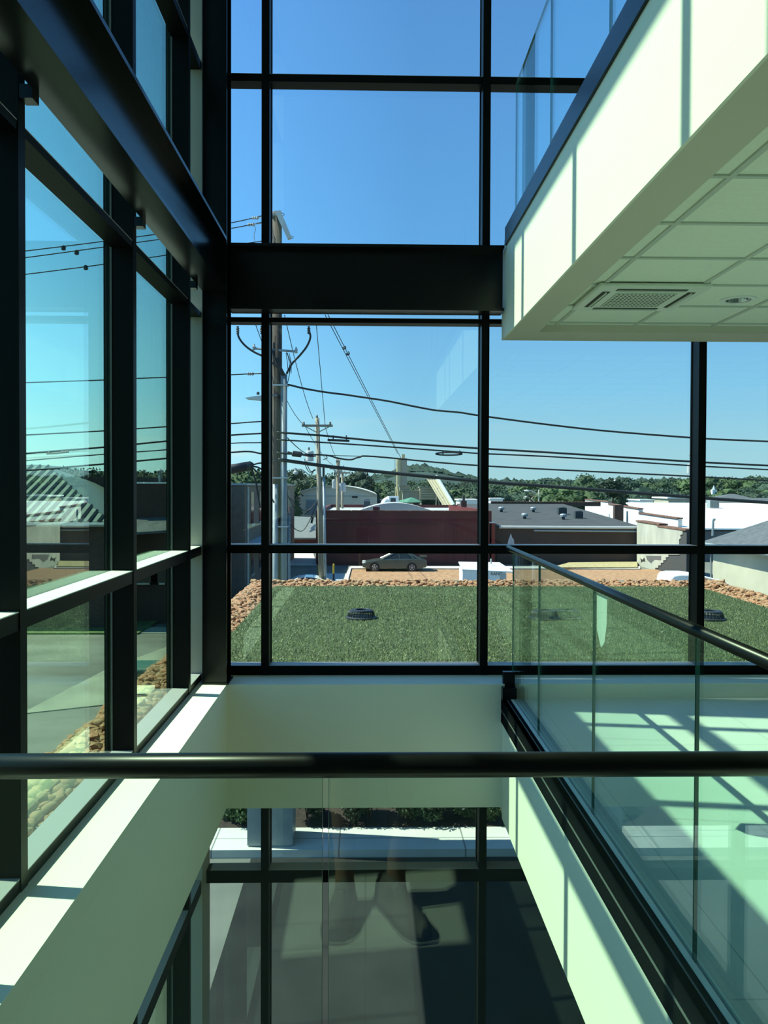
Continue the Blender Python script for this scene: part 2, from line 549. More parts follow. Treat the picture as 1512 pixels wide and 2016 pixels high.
# upper slab with its bulkhead and the recessed tile ceiling
ZC = 2.617
struct(MB().box(1.0, 6.2, -4, 6.20, 2.78, 3.30)
       .box(1.0, 1.012, -4, 6.20, ZC, 2.78).build('ceiling.001', M['plaster']), 'white upper gallery slab with plain painted edge', 'ceiling')
struct(MB().box(1.012, 1.205, -4, 6.20, ZC+.001, 2.78).box(1.205, 6.2, 5.86, 6.20, ZC+.001, 2.78).build('trim_4', M['bulkhead']), 'olive grey bulkhead border around the tile ceiling', 'ceiling border')
DX, DY, DH = 2.25, 5.03, .074
tc_ = MB().box(1.205, 6.2, -4, DY-DH, 2.672, 2.72).box(1.205, 6.2, DY+DH, 5.86, 2.672, 2.72).box(1.205, DX-DH, DY-DH, DY+DH, 2.672, 2.72).box(DX+DH, 6.2, DY-DH, DY+DH, 2.672, 2.72)
tc_ = tc_.build('ceiling.002', M['tile'])
struct(tc_, 'suspended ceiling of square white tiles under the upper gallery', 'ceiling')
g = MB()
xs = [1.33+.553*i for i in range(9)]
ys = [5.765-.545*i for i in range(18)]
for x in xs: g.box(x-.012, x+.012, -4, 5.86, 2.664, 2.673)
for y in ys: g.box(1.205, 6.2, y-.012, y+.012, 2.6635, 2.6725)
struct(g.build('trim_2', M['tbar']), 'pale bar grid between the ceiling tiles', 'ceiling grid')

# ------------------------------------------------------------------ curtain walls
def curtain_back(name, label, xs_, x0, x1, levels, z0, z1, gl):
    root = thing(name, label, 'window', ((x0+x1)/2, YM, z0), kind='structure')
    for x in xs_:
        b = MB().box(x-.029, x+.029, YM, YM+.14, z0, z1)
        b.box(x-.036, x+.036, YG+.012, YG+.03, z0, z1)
        b.build('mullion', M['black'], root)
    ed = [x0]+xs_+[x1]
    for (a, b_) in levels:
        t = MB()
        for i in range(len(ed)-1):
            t.box(ed[i]+(.029 if i else 0), ed[i+1]-(.029 if i < len(ed)-2 else 0), YM+.004, YM+.13, a, b_)
        t.build('transom', M['black'], root)
        c = MB()
        for i in range(len(ed)-1):
            c.box(ed[i]+.03, ed[i+1]-.03, YM+.005, YM+.128, b_, b_+.003)
        c.build('transom_cap', M['framecap'], root)
    zz = [z0]+[(a+b_)/2 for a, b_ in levels if z0+.1 < a < z1-.1]+[z1]
    for i in range(len(ed)-1):
        for k in range(len(zz)-1):
            p = MB().box(ed[i]+.01, ed[i+1]-.01, YG-.006, YG+.006, zz[k]+.01, zz[k+1]-.01).build('glass_pane', gl, root)
    return root

def curtain_left(name, label, ys_, y0, y1, levels, z0, z1, gl, capmat):
    root = thing(name, label, 'window', (XM, (y0+y1)/2, z0), kind='structure')
    for y in ys_:
        b = MB().box(XM-.115, XM, y-.029, y+.029, z0, z1)
        b.box(XG-.03, XG-.008, y-.034, y+.034, z0, z1)
        b.build('mullion', M['black'], root)
        MB().box(XG+.004, XG+.012, y-.036, y-.03, z0, z1).box(XG+.004, XG+.012, y+.03, y+.036, z0, z1).build('gasket', M['gasket'], root)
    ed = [y1]+ys_+[y0]
    for (a, b_, cp) in levels:
        t, c = MB(), MB()
        for i in range(len(ed)-1):
            lo, hi = ed[i+1]+(.029 if i < len(ed)-2 else 0), ed[i]-(.029 if i else 0)
            t.box(XM-.115, XM-.004, lo, hi, a, b_)
            c.box(XM-.113, XM-.004, lo+.001, hi-.001, b_, b_+.004)
        t.build('transom', M['black'], root)
        c.build('transom_cap', capmat if cp else M['framecap'], root)
    zz = [z0]+[(a+b_)/2 for a, b_, cp in levels if z0+.1 < a < z1-.1]+[z1]
    for i in range(len(ed)-1):
        for k in range(len(zz)-1):
            MB().box(XG-.006, XG+.006, ed[i+1]+.01, ed[i]-.01, zz[k]+.01, zz[k+1]-.01).build('glass_pane', gl, root)
    return root

curtain_left('window_1', 'left curtain wall of black frames and greenish glass', LEFTY, 1.05, 6.10,
             [(ZS, .150, 0), (*ZT0, 1), (*ZT2, 0), (*ZT1, 0), (6.3, 6.36, 0), (TOP-.08, TOP, 0)], ZS, TOP, M['glassL'], M['cap'])
curtain_back('window_2', 'far curtain wall of black frames looking over the town', BACKX, -1.2, 6.2,
             [(ZS, .175), ZT0, ZT2, ZT1, (6.3, 6.36), (TOP-.08, TOP)], ZS, TOP, M['glassB'])
curtain_back('window_3', 'lower far curtain wall seen under the white knee wall', BACKX, -1.2, 6.2,
             [(-.87, -.79), (-1.47, -1.375), (LOW, LOW+.08)], LOW, -.79, M['glassB'])
curtain_left('window_4', 'lower left curtain wall under the white knee wall', LEFTY, 1.05, 6.10,
             [(-.87, -.79, 0), (-1.47, -1.375, 0), (LOW, LOW+.08, 0)], LOW, -.79, M['glassL'], M['framecap'])
# corner post closing the two curtain walls
struct(MB().box(-1.36, -1.20, 6.10, 6.40, LOW, TOP).build('trim_3', M['cornerpaint']), 'pale grey corner panel where the two curtain walls meet', 'corner post')

# ------------------------------------------------------------------ black steel frame
c = thing('steel_column', 'black steel column standing on the white ledge in the left corner', 'column', (-1.085, 6.07, ZS))
b = MB()
b.box(-1.17, -1.0, 5.97, 5.987, ZS, TOP).box(-1.17, -1.0, 6.153, 6.17, ZS, TOP).box(-1.091, -1.079, 5.987, 6.153, ZS, TOP)
b.build('shaft', M['steel'], c)
MB().box(-1.175, -.985, 5.96, 6.18, ZS, ZS+.012).build('base_plate', M['steel'], c)

def ibeam_y(name, label, xc, fw_, z0, z1, y0, y1, tf=.022, tw=.012):
    t = thing(name, label, 'beam', (xc, (y0+y1)/2, z0))
    MB().box(xc-fw_/2, xc+fw_/2, y0, y1, z1-tf, z1).build('top_flange', M['steel'], t)
    MB().box(xc-fw_/2, xc+fw_/2, y0, y1, z0, z0+tf).build('bottom_flange', M['steel'], t)
    MB().box(xc-tw/2, xc+tw/2, y0, y1, z0+tf, z1-tf).build('web', M['steel'], t)
    return t
lb = ibeam_y('steel_beam', 'long black steel beam running beside the left windows to the corner column', -1.085, .17, 2.91, 3.294, -3.98, 5.965)
for y in LEFTY[:3]:   # connection plates to the mullions
    MB().box(-1.20, -1.155, y-.03, y+.03, 2.862, 2.91).build('bracket', M['steel'], lb)
t = thing('steel_beam', 'deep black steel beam spanning the far windows from column to white slab', 'beam', (0, 6.08, 2.795))
MB().box(-.995, .985, 6.0, 6.17, 3.243, 3.265).build('top_flange', M['steel'], t)
MB().box(-.995, .985, 6.0, 6.17, 2.795, 2.817).build('bottom_flange', M['steel'], t)
MB().box(-.995, .985, 6.075, 6.095, 2.817, 3.243).build('web', M['steel'], t)

# ------------------------------------------------------------------ balustrades
gb = thing('glass_balustrade', 'near glass balustrade with thick black handrail crossing the whole picture', 'balustrade', (0, 1.371, 0))
RZ = EYE-.4615
MB().tube([(-1.35, 1.371, RZ), (1.6, 1.371, RZ)], .0205, 28).build('handrail', M['rail'], gb, smooth=True)
for x0, x1 in ((-1.0, -.0716), (-.0610, 1.04)):
    p = MB().box(x0, x1, 1.365, 1.377, -.1, RZ-.012).build('glass_panel', M['glassR'], gb)
    MB().box(x0-.0004, x0+.0001, 1.365, 1.377, -.1, RZ-.02).build('polished_edge', M['edge'], p)
    MB().box(x1-.0001, x1+.0004, 1.365, 1.377, -.1, RZ-.02).build('polished_edge', M['edge'], p)
MB().box(-1.0, 1.0, 1.345, 1.362, -.18, .06).box(-1.0, 1.0, 1.380, 1.397, -.18, .06).box(-1, 1, 1.345, 1.397, -.2, -.1).build('base_shoe', M['rail'], gb)

rb = thing('glass_balustrade', 'right glass balustrade with black handrail along the gallery edge', 'balustrade', (1.06, 3.8, 0))
MB().tube([(1.064, 1.30, RZ), (1.064, 6.235, RZ)], .0205, 24).build('handrail', M['rail'], rb, smooth=True)
J = [5.985, 5.07, 3.84, 2.634, 1.40]
for i in range(4):
    y0, y1 = J[i+1]+.004, J[i]-.004
    p = MB().box(1.054, 1.066, y0, y1, -.0, RZ-.012).build('glass_panel', M['glassR'], rb)
    MB().box(1.054, 1.066, y0-.0004, y0+.0001, .0, RZ-.02).build('polished_edge', M['edge'], p)
    MB().box(1.054, 1.066, y1-.0001, y1+.0004, .0, RZ-.02).build('polished_edge', M['edge'], p)
st_ = MB().prism([(1.0675, 3.83, RZ-.03), (1.0675, 3.665, RZ-.03), (1.0675, 3.67, RZ-.15), (1.0675, 3.70, RZ-.235), (1.0675, 3.755, RZ-.27), (1.0675, 3.825, RZ-.20)], (.001, 0, 0)).build('white_strip', M['cap'], rb)  # thin white shape set against the gallery side of the glass
st_['label'] = 'white strip on the glass panel'
b = MB().box(.975, 1.0, 1.33, 5.97, -.17, -.095).box(.982, 1.0, 1.33, 5.97, -.095, -.075).box(.975, 1.0, 1.33, 5.97, -.075, .006)
b.box(.975, 1.034, 1.33, 5.97, .0, .006)
b.build('base_shoe', M['shoeblack'], rb)
MB().box(.978, .983, 1.33, 5.97, -.094, -.076).box(1.004, 1.009, 1.33, 5.97, .006, .009).build('shoe_groove', M['gasket'], rb)
MB().box(1.034, 1.053, 1.33, 5.97, .0, .012).box(1.067, 1.085, 1.33, 5.97, .0, .012).build('floor_strip', M['strip'], rb)
b = MB().box(.975, 1.075, 5.90, 5.99, -.17, .09).box(.99, 1.075, 5.975, 6.02, .09, .19)
b.build('end_bracket', M['rail'], rb)

ub = thing('glass_balustrade', 'frameless upper glass balustrade above the white slab edge', 'balustrade', (1.06, 3, 3.30))
J = [5.97, 4.83, 3.65, 2.45, 1.25, .05, -1.15]
for i in range(6):
    y0, y1 = J[i+1]+.004, J[i]-.004
    p = MB().box(1.054, 1.066, y0, y1, 3.31, 4.40).build('glass_panel', M['glassR'], ub)
    MB().box(1.054, 1.066, y0-.0004, y0+.0001, 3.31, 4.40).build('polished_edge', M['edge'], p)
    MB().box(1.054, 1.066, y1-.0001, y1+.0004, 3.31, 4.40).build('polished_edge', M['edge'], p)
    MB().box(1.0535, 1.0665, y0, y1, 4.3995, 4.402).build('top_edge', M['edge'], p)
MB().box(.985, .999, -4, 6.0, 3.262, 3.302).box(.985, 1.05, -4, 5.99, 3.302, 3.385).build('base_shoe', M['rail'], ub)

# ------------------------------------------------------------------ ceiling fittings
ac = thing('air_conditioner', 'white ceiling cassette air conditioner set in the tiles', 'air conditioner', (1.605, 4.93, 2.64))
hx, hz = .318, 2.640
p = MB()
p.box(1.605-hx, 1.605+hx, 4.93-hx, 4.93+hx, hz, hz+.025)
bev(p.build('panel', M['acw'], ac), .012, 3)
g = MB()
for i in range(15):
    x = 1.605-.17+i*.34/14
    g.box(x-.004, x+.004, 4.93-.17, 4.93+.17, hz-.006, hz-.001)
for i in range(9):
    y = 4.93-.17+i*.34/8
    g.box(1.605-.174, 1.605+.174, y-.004, y+.004, hz-.006, hz-.001)
MB().box(1.605-.172, 1.605+.172, 4.93-.172, 4.93+.172, hz-.0012, hz+.001).build('intake', M['acd'], ac)
g.build('grille', M['acw'], ac)
for dx, dy, w_, h_ in ((0, .245, .2, .022), (0, -.245, .2, .022), (.245, 0, .022, .2), (-.245, 0, .022, .2)):
    s = MB().box(1.605+dx-w_, 1.605+dx+w_, 4.93+dy-h_, 4.93+dy+h_, hz-.0015, hz+.001).build('air_slot', M['acd'], ac)
    k = .012
    f = MB()
    if w_ > h_: f.box(1.605+dx-w_*.97, 1.605+dx+w_*.97, 4.93+dy-.004, 4.93+dy+.004, hz-.010, hz-.002)
    else: f.box(1.605+dx-.004, 1.605+dx+.004, 4.93+dy-h_*.97, 4.93+dy+h_*.97, hz-.010, hz-.002)
    f.build('louvre', M['acw'], s)
dl = thing('downlight', 'round recessed downlight with shiny reflector in the tile ceiling', 'downlight', (2.25, 5.03, 2.66))
vs_ = [(.086, 2.662), (.086, 2.668), (.074, 2.668), (.074, 2.662)]
MB().lathe((2.25, 5.03, 0), [(.074, 2.6715), (.106, 2.6715), (.104, 2.664), (.074, 2.664), (.074, 2.6715)], 28, cap=False).build('trim_ring', M['white'], dl)
rf_ = MB()
for k in range(28):
    a0, a1 = 2*math.pi*k/28, 2*math.pi*(k+1)/28
    pr_ = [(.073, 2.668), (.064, 2.71), (.045, 2.76), (.004, 2.772)]
    for (r0_, z0_), (r1_, z1_) in zip(pr_, pr_[1:]):
        rf_.add([(DX+r0_*math.cos(a0), DY+r0_*math.sin(a0), z0_), (DX+r0_*math.cos(a1), DY+r0_*math.sin(a1), z0_), (DX+r1_*math.cos(a1), DY+r1_*math.sin(a1), z1_), (DX+r1_*math.cos(a0), DY+r1_*math.sin(a0), z1_)], [(0, 1, 2, 3)])
rf_.build('reflector', M['chrome'], dl, smooth=False)

# ------------------------------------------------------------------ the photographer, seen only as a reflection in the near glass
skin = mat('skin', (.42, .25, .17), .6, var=.04)
cloth = mat('dark_blue_cloth', (.022, .032, .06), .85, var=.1)
shirt = mat('grey_cotton', (.18, .20, .22), .9, var=.08)
shoe = mat('grey_suede', (.17, .165, .15), .8, var=.15, scale=14)
sole = mat('rubber_sole', (.05, .05, .05), .7)
lace = mat('shoe_lace', (.55, .55, .52), .8)
hairm = mat('brown_hair', (.03, .02, .014), .7)
def skinned(name, verts, edges, mats, parent, sub=1):
    me = bpy.data.meshes.new(name)
    o_ = parent.location
    me.from_pydata([(v[0]-o_.x, v[1]-o_.y, v[2]-o_.z) for v in verts], edges, [])
    me.materials.append(mats)
    ob = bpy.data.objects.new(name, me)
    COL.objects.link(ob)
    ob.parent = parent
    md = ob.modifiers.new('skin', 'SKIN')
    md.use_smooth_shade = True
    for i, v in enumerate(verts):
        d = me.skin_vertices[0].data[i]
        rr = v[3] if isinstance(v[3], tuple) else (v[3], v[3])
        d.radius = rr
        d.use_root = (i == 0)
    s = ob.modifiers.new('subsurf', 'SUBSURF')
    s.levels = s.render_levels = sub
    return ob
pe = thing('person', 'person photographing from behind the near glass, in dark shorts and grey shoes', 'person', (.03, -.22, 0))
V = [(.03, -.30, .95, (.15, .11)), (.03, -.30, 1.12, (.135, .10)), (.03, -.29, 1.30, (.16, .11)), (.03, -.27, 1.43, (.10, .07)), (.03, -.255, 1.51, .052),
     (.03, -.24, 1.60, (.072, .085)), (.03, -.235, 1.68, (.07, .085)), (.03, -.24, 1.74, (.045, .05)),
     (.12, -.30, .86, .085), (.125, -.28, .50, .056), (.125, -.30, .33, .052), (.11, -.27, .10, .036), (.12, -.24, .05, .036), (.15, -.14, .035, .036),
     (-.06, -.30, .86, .085), (-.075, -.28, .50, .056), (-.08, -.30, .33, .052), (-.075, -.27, .10, .036), (-.08, -.24, .05, .036), (-.095, -.14, .035, .036),
     (.20, -.28, 1.40, .055), (.26, -.24, 1.15, .042), (.15, -.10, 1.34, .034), (.10, -.075, 1.44, .026), (.09, -.065, 1.49, .03),
     (-.14, -.28, 1.40, .055), (-.20, -.24, 1.15, .042), (-.10, -.10, 1.34, .034), (-.07, -.075, 1.44, .026), (-.06, -.065, 1.49, .03)]
E = [(0,1),(1,2),(2,3),(3,4),(4,5),(5,6),(6,7),(0,8),(8,9),(9,10),(10,11),(11,12),(12,13),(0,14),(14,15),(15,16),(16,17),(17,18),(18,19),
     (3,20),(20,21),(21,22),(22,23),(23,24),(3,25),(25,26),(26,27),(27,28),(28,29)]
body = skinned('body', V, E, skin, pe, 2)
for sx in (1, -1):
    hxx = .03+sx*.062
    for k, (dz, ln) in enumerate(((.035, .055), (.015, .062), (-.006, .058), (-.026, .046))):
        f = MB().tube(smooth_path([(hxx, -.07, 1.49+dz), (hxx-sx*.012, -.045, 1.495+dz), (hxx-sx*.03, -.035, 1.497+dz), (hxx-sx*ln, -.04, 1.497+dz)], 3), [.0085]*6+[.0075]*3+[.006], 8)
        f.build('finger', skin, body and pe, smooth=True)
    MB().tube(smooth_path([(hxx, -.078, 1.455), (hxx-sx*.02, -.09, 1.46), (hxx-sx*.04, -.085, 1.478)], 4), .009, 8).build('thumb', skin, pe, smooth=True)
h = MB().ico((.03, -.252, 1.72), .10, 3, .06, (.86, 1.02, .78), 3)
h.build('hair', hairm, pe, smooth=True)
for sx in (-1, 1):
    MB().ico((.03+sx*.032, -.158, 1.665), .011, 2).build('eye', M['white'], pe, smooth=True)
MB().ico((.03, -.150, 1.635), .018, 2, 0, (.8, 1, 1.5)).build('nose', skin, pe, smooth=True)
MB().ico((.03, -.160, 1.595), .02, 2, 0, (1.3, .4, .35)).build('mouth', mat('lips', (.35, .14, .11), .6), pe, smooth=True)
for sx in (-1, 1):
    MB().ico((.03+sx*.078, -.245, 1.645), .028, 2, 0, (.35, .7, 1.1)).build('ear', skin, pe, smooth=True)
V2 = [(.03, -.30, .96, (.165, .125)), (.03, -.30, 1.12, (.15, .115)), (.03, -.29, 1.30, (.175, .125)), (.03, -.275, 1.42, (.115, .085)),
      (.205, -.28, 1.395, .07), (.25, -.25, 1.20, .06), (-.145, -.28, 1.395, .07), (-.19, -.25, 1.20, .06)]
skinned('shirt', V2, [(0,1),(1,2),(2,3),(3,4),(4,5),(3,6),(6,7)], shirt, pe, 2)
V3 = [(.03, -.30, .95, (.16, .125)), (.12, -.30, .82, .105), (.13, -.29, .56, .092), (-.06, -.30, .82, .105), (-.075, -.29, .56, .092)]
skinned('shorts', V3, [(0,1),(1,2),(0,3),(3,4)], cloth, pe, 2)
for cx, hx_, tx in ((.115, .06, .20), (-.085, -.065, -.11)):
    # one shoe: heel (hx_, -.31), toe (tx, -.03)
    a, b_ = Vector((hx_, -.31, 0)), Vector((tx, -.02, 0))
    d = (b_-a).normalized(); s = Vector((d.y, -d.x, 0)); L = (b_-a).length
    up_ = MB()
    secs = [(0, .030, .085), (.12, .037, .10), (.30, .038, .10), (.45, .041, .085), (.62, .047, .066), (.80, .048, .056), (.93, .036, .048), (1.0, .014, .034)]
    vs_, fs_ = [], []
    n = 12
    for q, hw, hh in secs:
        for k in range(n):
            an = math.pi*k/(n-1)
            vs_.append(a+d*(L*q)+s*(hw*math.cos(an))+Vector((0, 0, .022+hh*max(0, math.sin(an))**.8)))
    for i in range(len(secs)-1):
        for k in range(n-1):
            fs_.append((i*n+k, i*n+k+1, (i+1)*n+k+1, (i+1)*n+k))
    fs_.append(tuple(range(n))); fs_.append(tuple((len(secs)-1)*n+k for k in range(n-1, -1, -1)))
    up_.add(vs_, fs_)
    sh = up_.build('shoe', shoe, pe, smooth=True)
    so = MB()
    out = [a+d*(L*q)+s*(hw+.005) for q, hw, hh in secs]+[a+d*(L*q)-s*(hw+.005) for q, hw, hh in secs[::-1]]
    so.prism(out, (0, 0, .026))
    so.build('sole', sole, sh)
    lc = MB()
    for k in range(5):
        q = .40+k*.065
        c0 = a+d*(L*q)
        hz_ = .022+.088-.011*k
        lc.tube([c0-s*.024+Vector((0, 0, hz_-.008)), c0+Vector((0, 0, hz_+.006)), c0+s*.024+Vector((0, 0, hz_-.008))], .003, 6)
    lc.build('lace', lace, sh)
ph = thing('smartphone', 'black smartphone held up by the person behind the near glass', 'phone', (.03, -.035, 1.46))
bev(MB().box(.03-.034, .03+.034, -.040, -.032, 1.445, 1.583).build('case', M['acd'], ph), .003)
MB().box(.03-.031, .03+.031, -.0415, -.0398, 1.452, 1.576).build('screen', M['dark'], ph)

# ================================================================== THE GREEN ROOF OUTSIDE
ZR = .06                    # level of the roof bed
struct(MB().box(-1.70, 5.3, 6.41, 12.45, -.85, ZR).box(-1.70, -1.395, -4, 1.05, -.85, ZR).box(-1.70, -1.36, 1.05, 6.41, -.85, ZR).box(-1.66, 5.26, 12.45, 13.0, -.85, -.02).build('roof_deck', M['concrete']),
       'concrete deck of the planted roof terrace outside the windows', 'roof terrace')
TX0, TX1, TY0, TY1 = -1.30, 4.76, 6.42, 11.85
def turf():
    rr = random.Random(3)
    vs_, fs_ = [], []
    n = 0
    for i in range(95000):
        u = rr.random()
        y = TY0+(TY1-TY0)*u**1.25
        x = TX0-.01+(TX1-TX0)*rr.random()
        a = rr.uniform(0, 6.283)
        ln = rr.uniform(.012, .03)
        t = rr.uniform(.1, .95)
        dx, dy = math.cos(a), math.sin(a)
        wd = .0026
        vs_ += [(x-dy*wd, y+dx*wd, ZR+.045), (x+dy*wd, y-dx*wd, ZR+.045), (x+dx*ln*t, y+dy*ln*t, ZR+.045+ln*(1.15-t))]
        fs_.append((n, n+1, n+2)); n += 3
    m = MB(); m.v = vs_; m.f = fs_; m.m = [0]*len(fs_)
    return m
tb = MB().box(TX0, TX1, TY0, TY1, ZR, ZR+.045)
tt = thing('artificial_turf', 'green synthetic turf covering the roof terrace', 'turf', (1.7, 9, ZR), kind='stuff')
tb.build('turf_mat', M['turfbase'], tt)
tf = turf().build('turf_blades', isle('turf_blade', [(.034, .066, .008), (.062, .105, .014), (.042, .080, .010), (.10, .135, .035), (.045, .085, .010), (.21, .25, .10)], .7, 0), tt)
tf['kind'] = 'stuff'
# lighter combed streaks in the pile, running away from the windows
sb = MB()
rs = random.Random(9)
streaks = [(rs.uniform(TX0, TX1), rs.uniform(.02, .09)) for _ in range(30)]
for i in range(15000):
    cx, sw = streaks[i % 30]
    x = min(TX1-.02, max(TX0+.02, rs.gauss(cx, sw))); y = TY0+.03+(TY1-TY0-.06)*rs.random()**1.25
    a = rs.uniform(0, 6.283); ln = rs.uniform(.014, .03); t = rs.uniform(.4, 1.0); wd = .003
    dx, dy = math.cos(a), math.sin(a)
    sb.add([(x-dy*wd, y+dx*wd, ZR+.047), (x+dy*wd, y-dx*wd, ZR+.047), (x+dx*ln*t, y+dy*ln*t, ZR+.047+ln*(1.2-t))], [(0, 1, 2)])
sf = sb.build('pale_blades', isle('pale_turf_blade', [(.20, .26, .12), (.32, .36, .22), (.13, .20, .07)], .6, 0), tt)
sf['kind'] = 'stuff'

# river stones: prototypes
def stone_geo(seed, r_=1., sub=2):
    rr = random.Random(seed)
    m = MB()
    m.ico((0, 0, 0), r_, sub, .22, (1, rr.uniform(.65, .9), rr.uniform(.45, .68)), seed, freq=.9)
    return m
protos = []
for k in range(6):
    o = stone_geo(20+k).build('river_stone', stone_mat, loc=(0, 0, 0), smooth=True)
    protos.append(o)
rr = random.Random(11)
spots = []
def scatter(x0, x1, y0, y1, n, r0_, r1_, hump):
    for _ in range(n):
        x, y = rr.uniform(x0, x1), rr.uniform(y0, y1)
        u = (x-x0)/(x1-x0) if (x1-x0) < (y1-y0) else (y-y0)/(y1-y0)
        h = hump*math.sin(math.pi*min(1, max(0, u)))
        r_ = rr.uniform(r0_, r1_)
        spots.append((x, y, ZR+r_*.35+h*rr.random(), r_, rr.uniform(0, 6.28), rr.uniform(-.5, .5), rr.randrange(6)))
scatter(-1.70, -1.375, 1.9, 6.4, 1400, .024, .042, .05)
scatter(-1.70, -1.29, 6.46, 12.3, 2300, .026, .046, .07)
scatter(-1.66, 5.28, 11.83, 12.42, 2900, .030, .052, .08)
scatter(4.74, 5.28, 7.5, 12.3, 1700, .030, .050, .09)
# the stones that show largest stand alone, the rest lie in one heap
vis = sorted([s for s in spots if s[0] < -1.36 and (3.33 < s[1] < 4.5 or 4.95 < s[1] < 5.75) and s[2] > ZR+.018], key=lambda s: (s[1]/s[3]))
alone = vis[:300]
alone_set = set(id(s) for s in alone)
used = [False]*6
for s in alone:
    x, y, z, r_, a, b_, k = s
    if not used[k]:
        o = protos[k]; used[k] = True
    else:
        o = protos[k].copy(); COL.objects.link(o)
    o.location = (x, y, z); o.rotation_euler = (b_, b_*.7, a); o.scale = (r_, r_, r_)
    tag(o, 'rounded tan river stone in the bed outside the left windows', 'stone', 'river stones outside the left windows')
for k in range(6):
    if not used[k]: bpy.data.objects.remove(protos[k])
heap = MB()
geo6 = [stone_geo(40+k, 1, 1) for k in range(8)]
for i, s in enumerate(spots):
    if id(s) in alone_set: continue
    x, y, z, r_, a, b_, k = s
    g = geo6[i % 8]
    mt = Matrix.Translation((x, y, z)) @ Matrix.Rotation(a, 4, 'Z') @ Matrix.Rotation(b_, 4, 'X') @ Matrix.Scale(r_, 4)
    heap.add([mt @ Vector(p) for p in g.v], g.f)
h = heap.build('river_stone_border', stone_mat, smooth=False)
tag(h, 'border of orange river stones around the roof turf', 'stones', kind='stuff')

def drain(x, y, label):
    t = thing('roof_drain', label, 'roof drain', (x, y, ZR+.04), group='roof drains in the turf')
    m = MB().lathe((x, y, ZR+.04), [(.17, 0), (.17, .02), (.15, .03), (.15, .02)], 28)
    m.build('flange', M['drain'], t)
    c = MB()
    for k in range(26):
        a = 2*math.pi*k/26
        ca, sa = math.cos(a), math.sin(a)
        c.tube([(x+.145*ca, y+.145*sa, ZR+.05), (x+.135*ca, y+.135*sa, ZR+.11), (x+.11*ca, y+.11*sa, ZR+.135)], .007, 5)
    c.lathe((x, y, ZR+.04), [(.13, .075), (.125, .095), (.06, .10), (.06, .085)], 26)
    c.build('dome_grate', M['drain'], t)
p = atz(711, 1217, ZR+.045); drain(p.x, p.y, 'black domed roof drain in the middle of the turf')
p = atz(1072, 1218, ZR+.045); drain(p.x, p.y, 'black domed roof drain seen through the glass balustrade')
p = atz(1397, 1219, ZR+.045); drain(p.x, p.y, 'black domed roof drain at the right end of the turf')

# ================================================================== GROUND
def gz(Y):
    if Y < 16: return -4.0
    if Y < 60: return -4.0-.9*(Y-16)/44
    return -4.9-.004*(Y-60) if Y < 700 else -7.46
m = MB()
ylist = [-30, 0, 13.1, 16, 22, 30, 40, 50, 60, 80, 120, 200, 350, 700, 2500]
for i in range(len(ylist)-1):
    a, b_ = ylist[i], ylist[i+1]
    m.add([(-2500, a, gz(a)-.02), (2500, a, gz(a)-.02), (2500, b_, gz(b_)-.02), (-2500, b_, gz(b_)-.02)], [(0, 1, 2, 3)])
g = m.build('ground', M['asphalt'], loc=(0, 0, 0))
struct(g, 'grey asphalt ground around the building', 'ground')
def slab(name, pts, z0, h, mt, label, cat):
    o = MB().prism([(x, y, z0) for x, y in pts], (0, 0, h)).build(name, mt)
    return struct(o, label, cat)
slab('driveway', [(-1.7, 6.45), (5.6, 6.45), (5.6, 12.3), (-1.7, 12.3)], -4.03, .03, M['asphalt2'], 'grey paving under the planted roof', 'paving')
slab('sidewalk', [(-6, 12.36), (9, 12.36), (9, 13.17), (-6, 13.17)], -4.05, .15, grid_floor('sidewalk_concrete', (.56, .55, .49), (.2, .2, .18), 1.9, 9, .012, .8), 'pale concrete sidewalk beyond the lower windows', 'sidewalk')
o = MB()
for i in range(24):
    x0, x1 = -6+i*.6, -6+(i+1)*.6
    o.add([(x0, 13.17, -3.9), (x1, 13.17, -3.9), (x1, 13.9, -3.78), (x0, 13.9, -3.78)], [(0, 1, 2, 3)])
tag(o.build('mulch_bed', M['mulch']), 'brown mulch bed behind the sidewalk', 'mulch', kind='stuff')
o = MB()
rg = random.Random(5)
o.prism([(-6, 13.9, -4.1), (8.4, 13.9, -4.1), (8.4, 13.9, -3.74), (-6, 13.9, -3.74)], (0, 2.6, 0.05))
for i in range(9000):
    x, y = rg.uniform(-3, 4.5), 13.9+rg.random()**1.5*1.6
    a = rg.uniform(0, 6.28); hh = rg.uniform(.05, .11)
    o.add([(x-.006*math.sin(a), y+.006*math.cos(a), -3.745), (x+.006*math.sin(a), y-.006*math.cos(a), -3.745), (x+.04*math.cos(a), y+.04*math.sin(a), -3.74+hh)], [(0, 1, 2)])
tag(o.build('lawn_strip', M['grass']), 'green lawn strip behind the shrubs', 'lawn', kind='stuff')

# canopy post on the sidewalk
cp = thing('canopy_post', 'thick square grey post carrying the roof terrace, standing on the sidewalk', 'post', (-1.44, 12.75, -3.9))
MB().box(-1.78, -1.10, 12.47, 13.05, -3.88, -.86).build('shaft', M['galv'], cp)
MB().box(-1.74, -1.14, 12.50, 13.02, -3.9, -3.88).build('base', M['concrete'], cp)

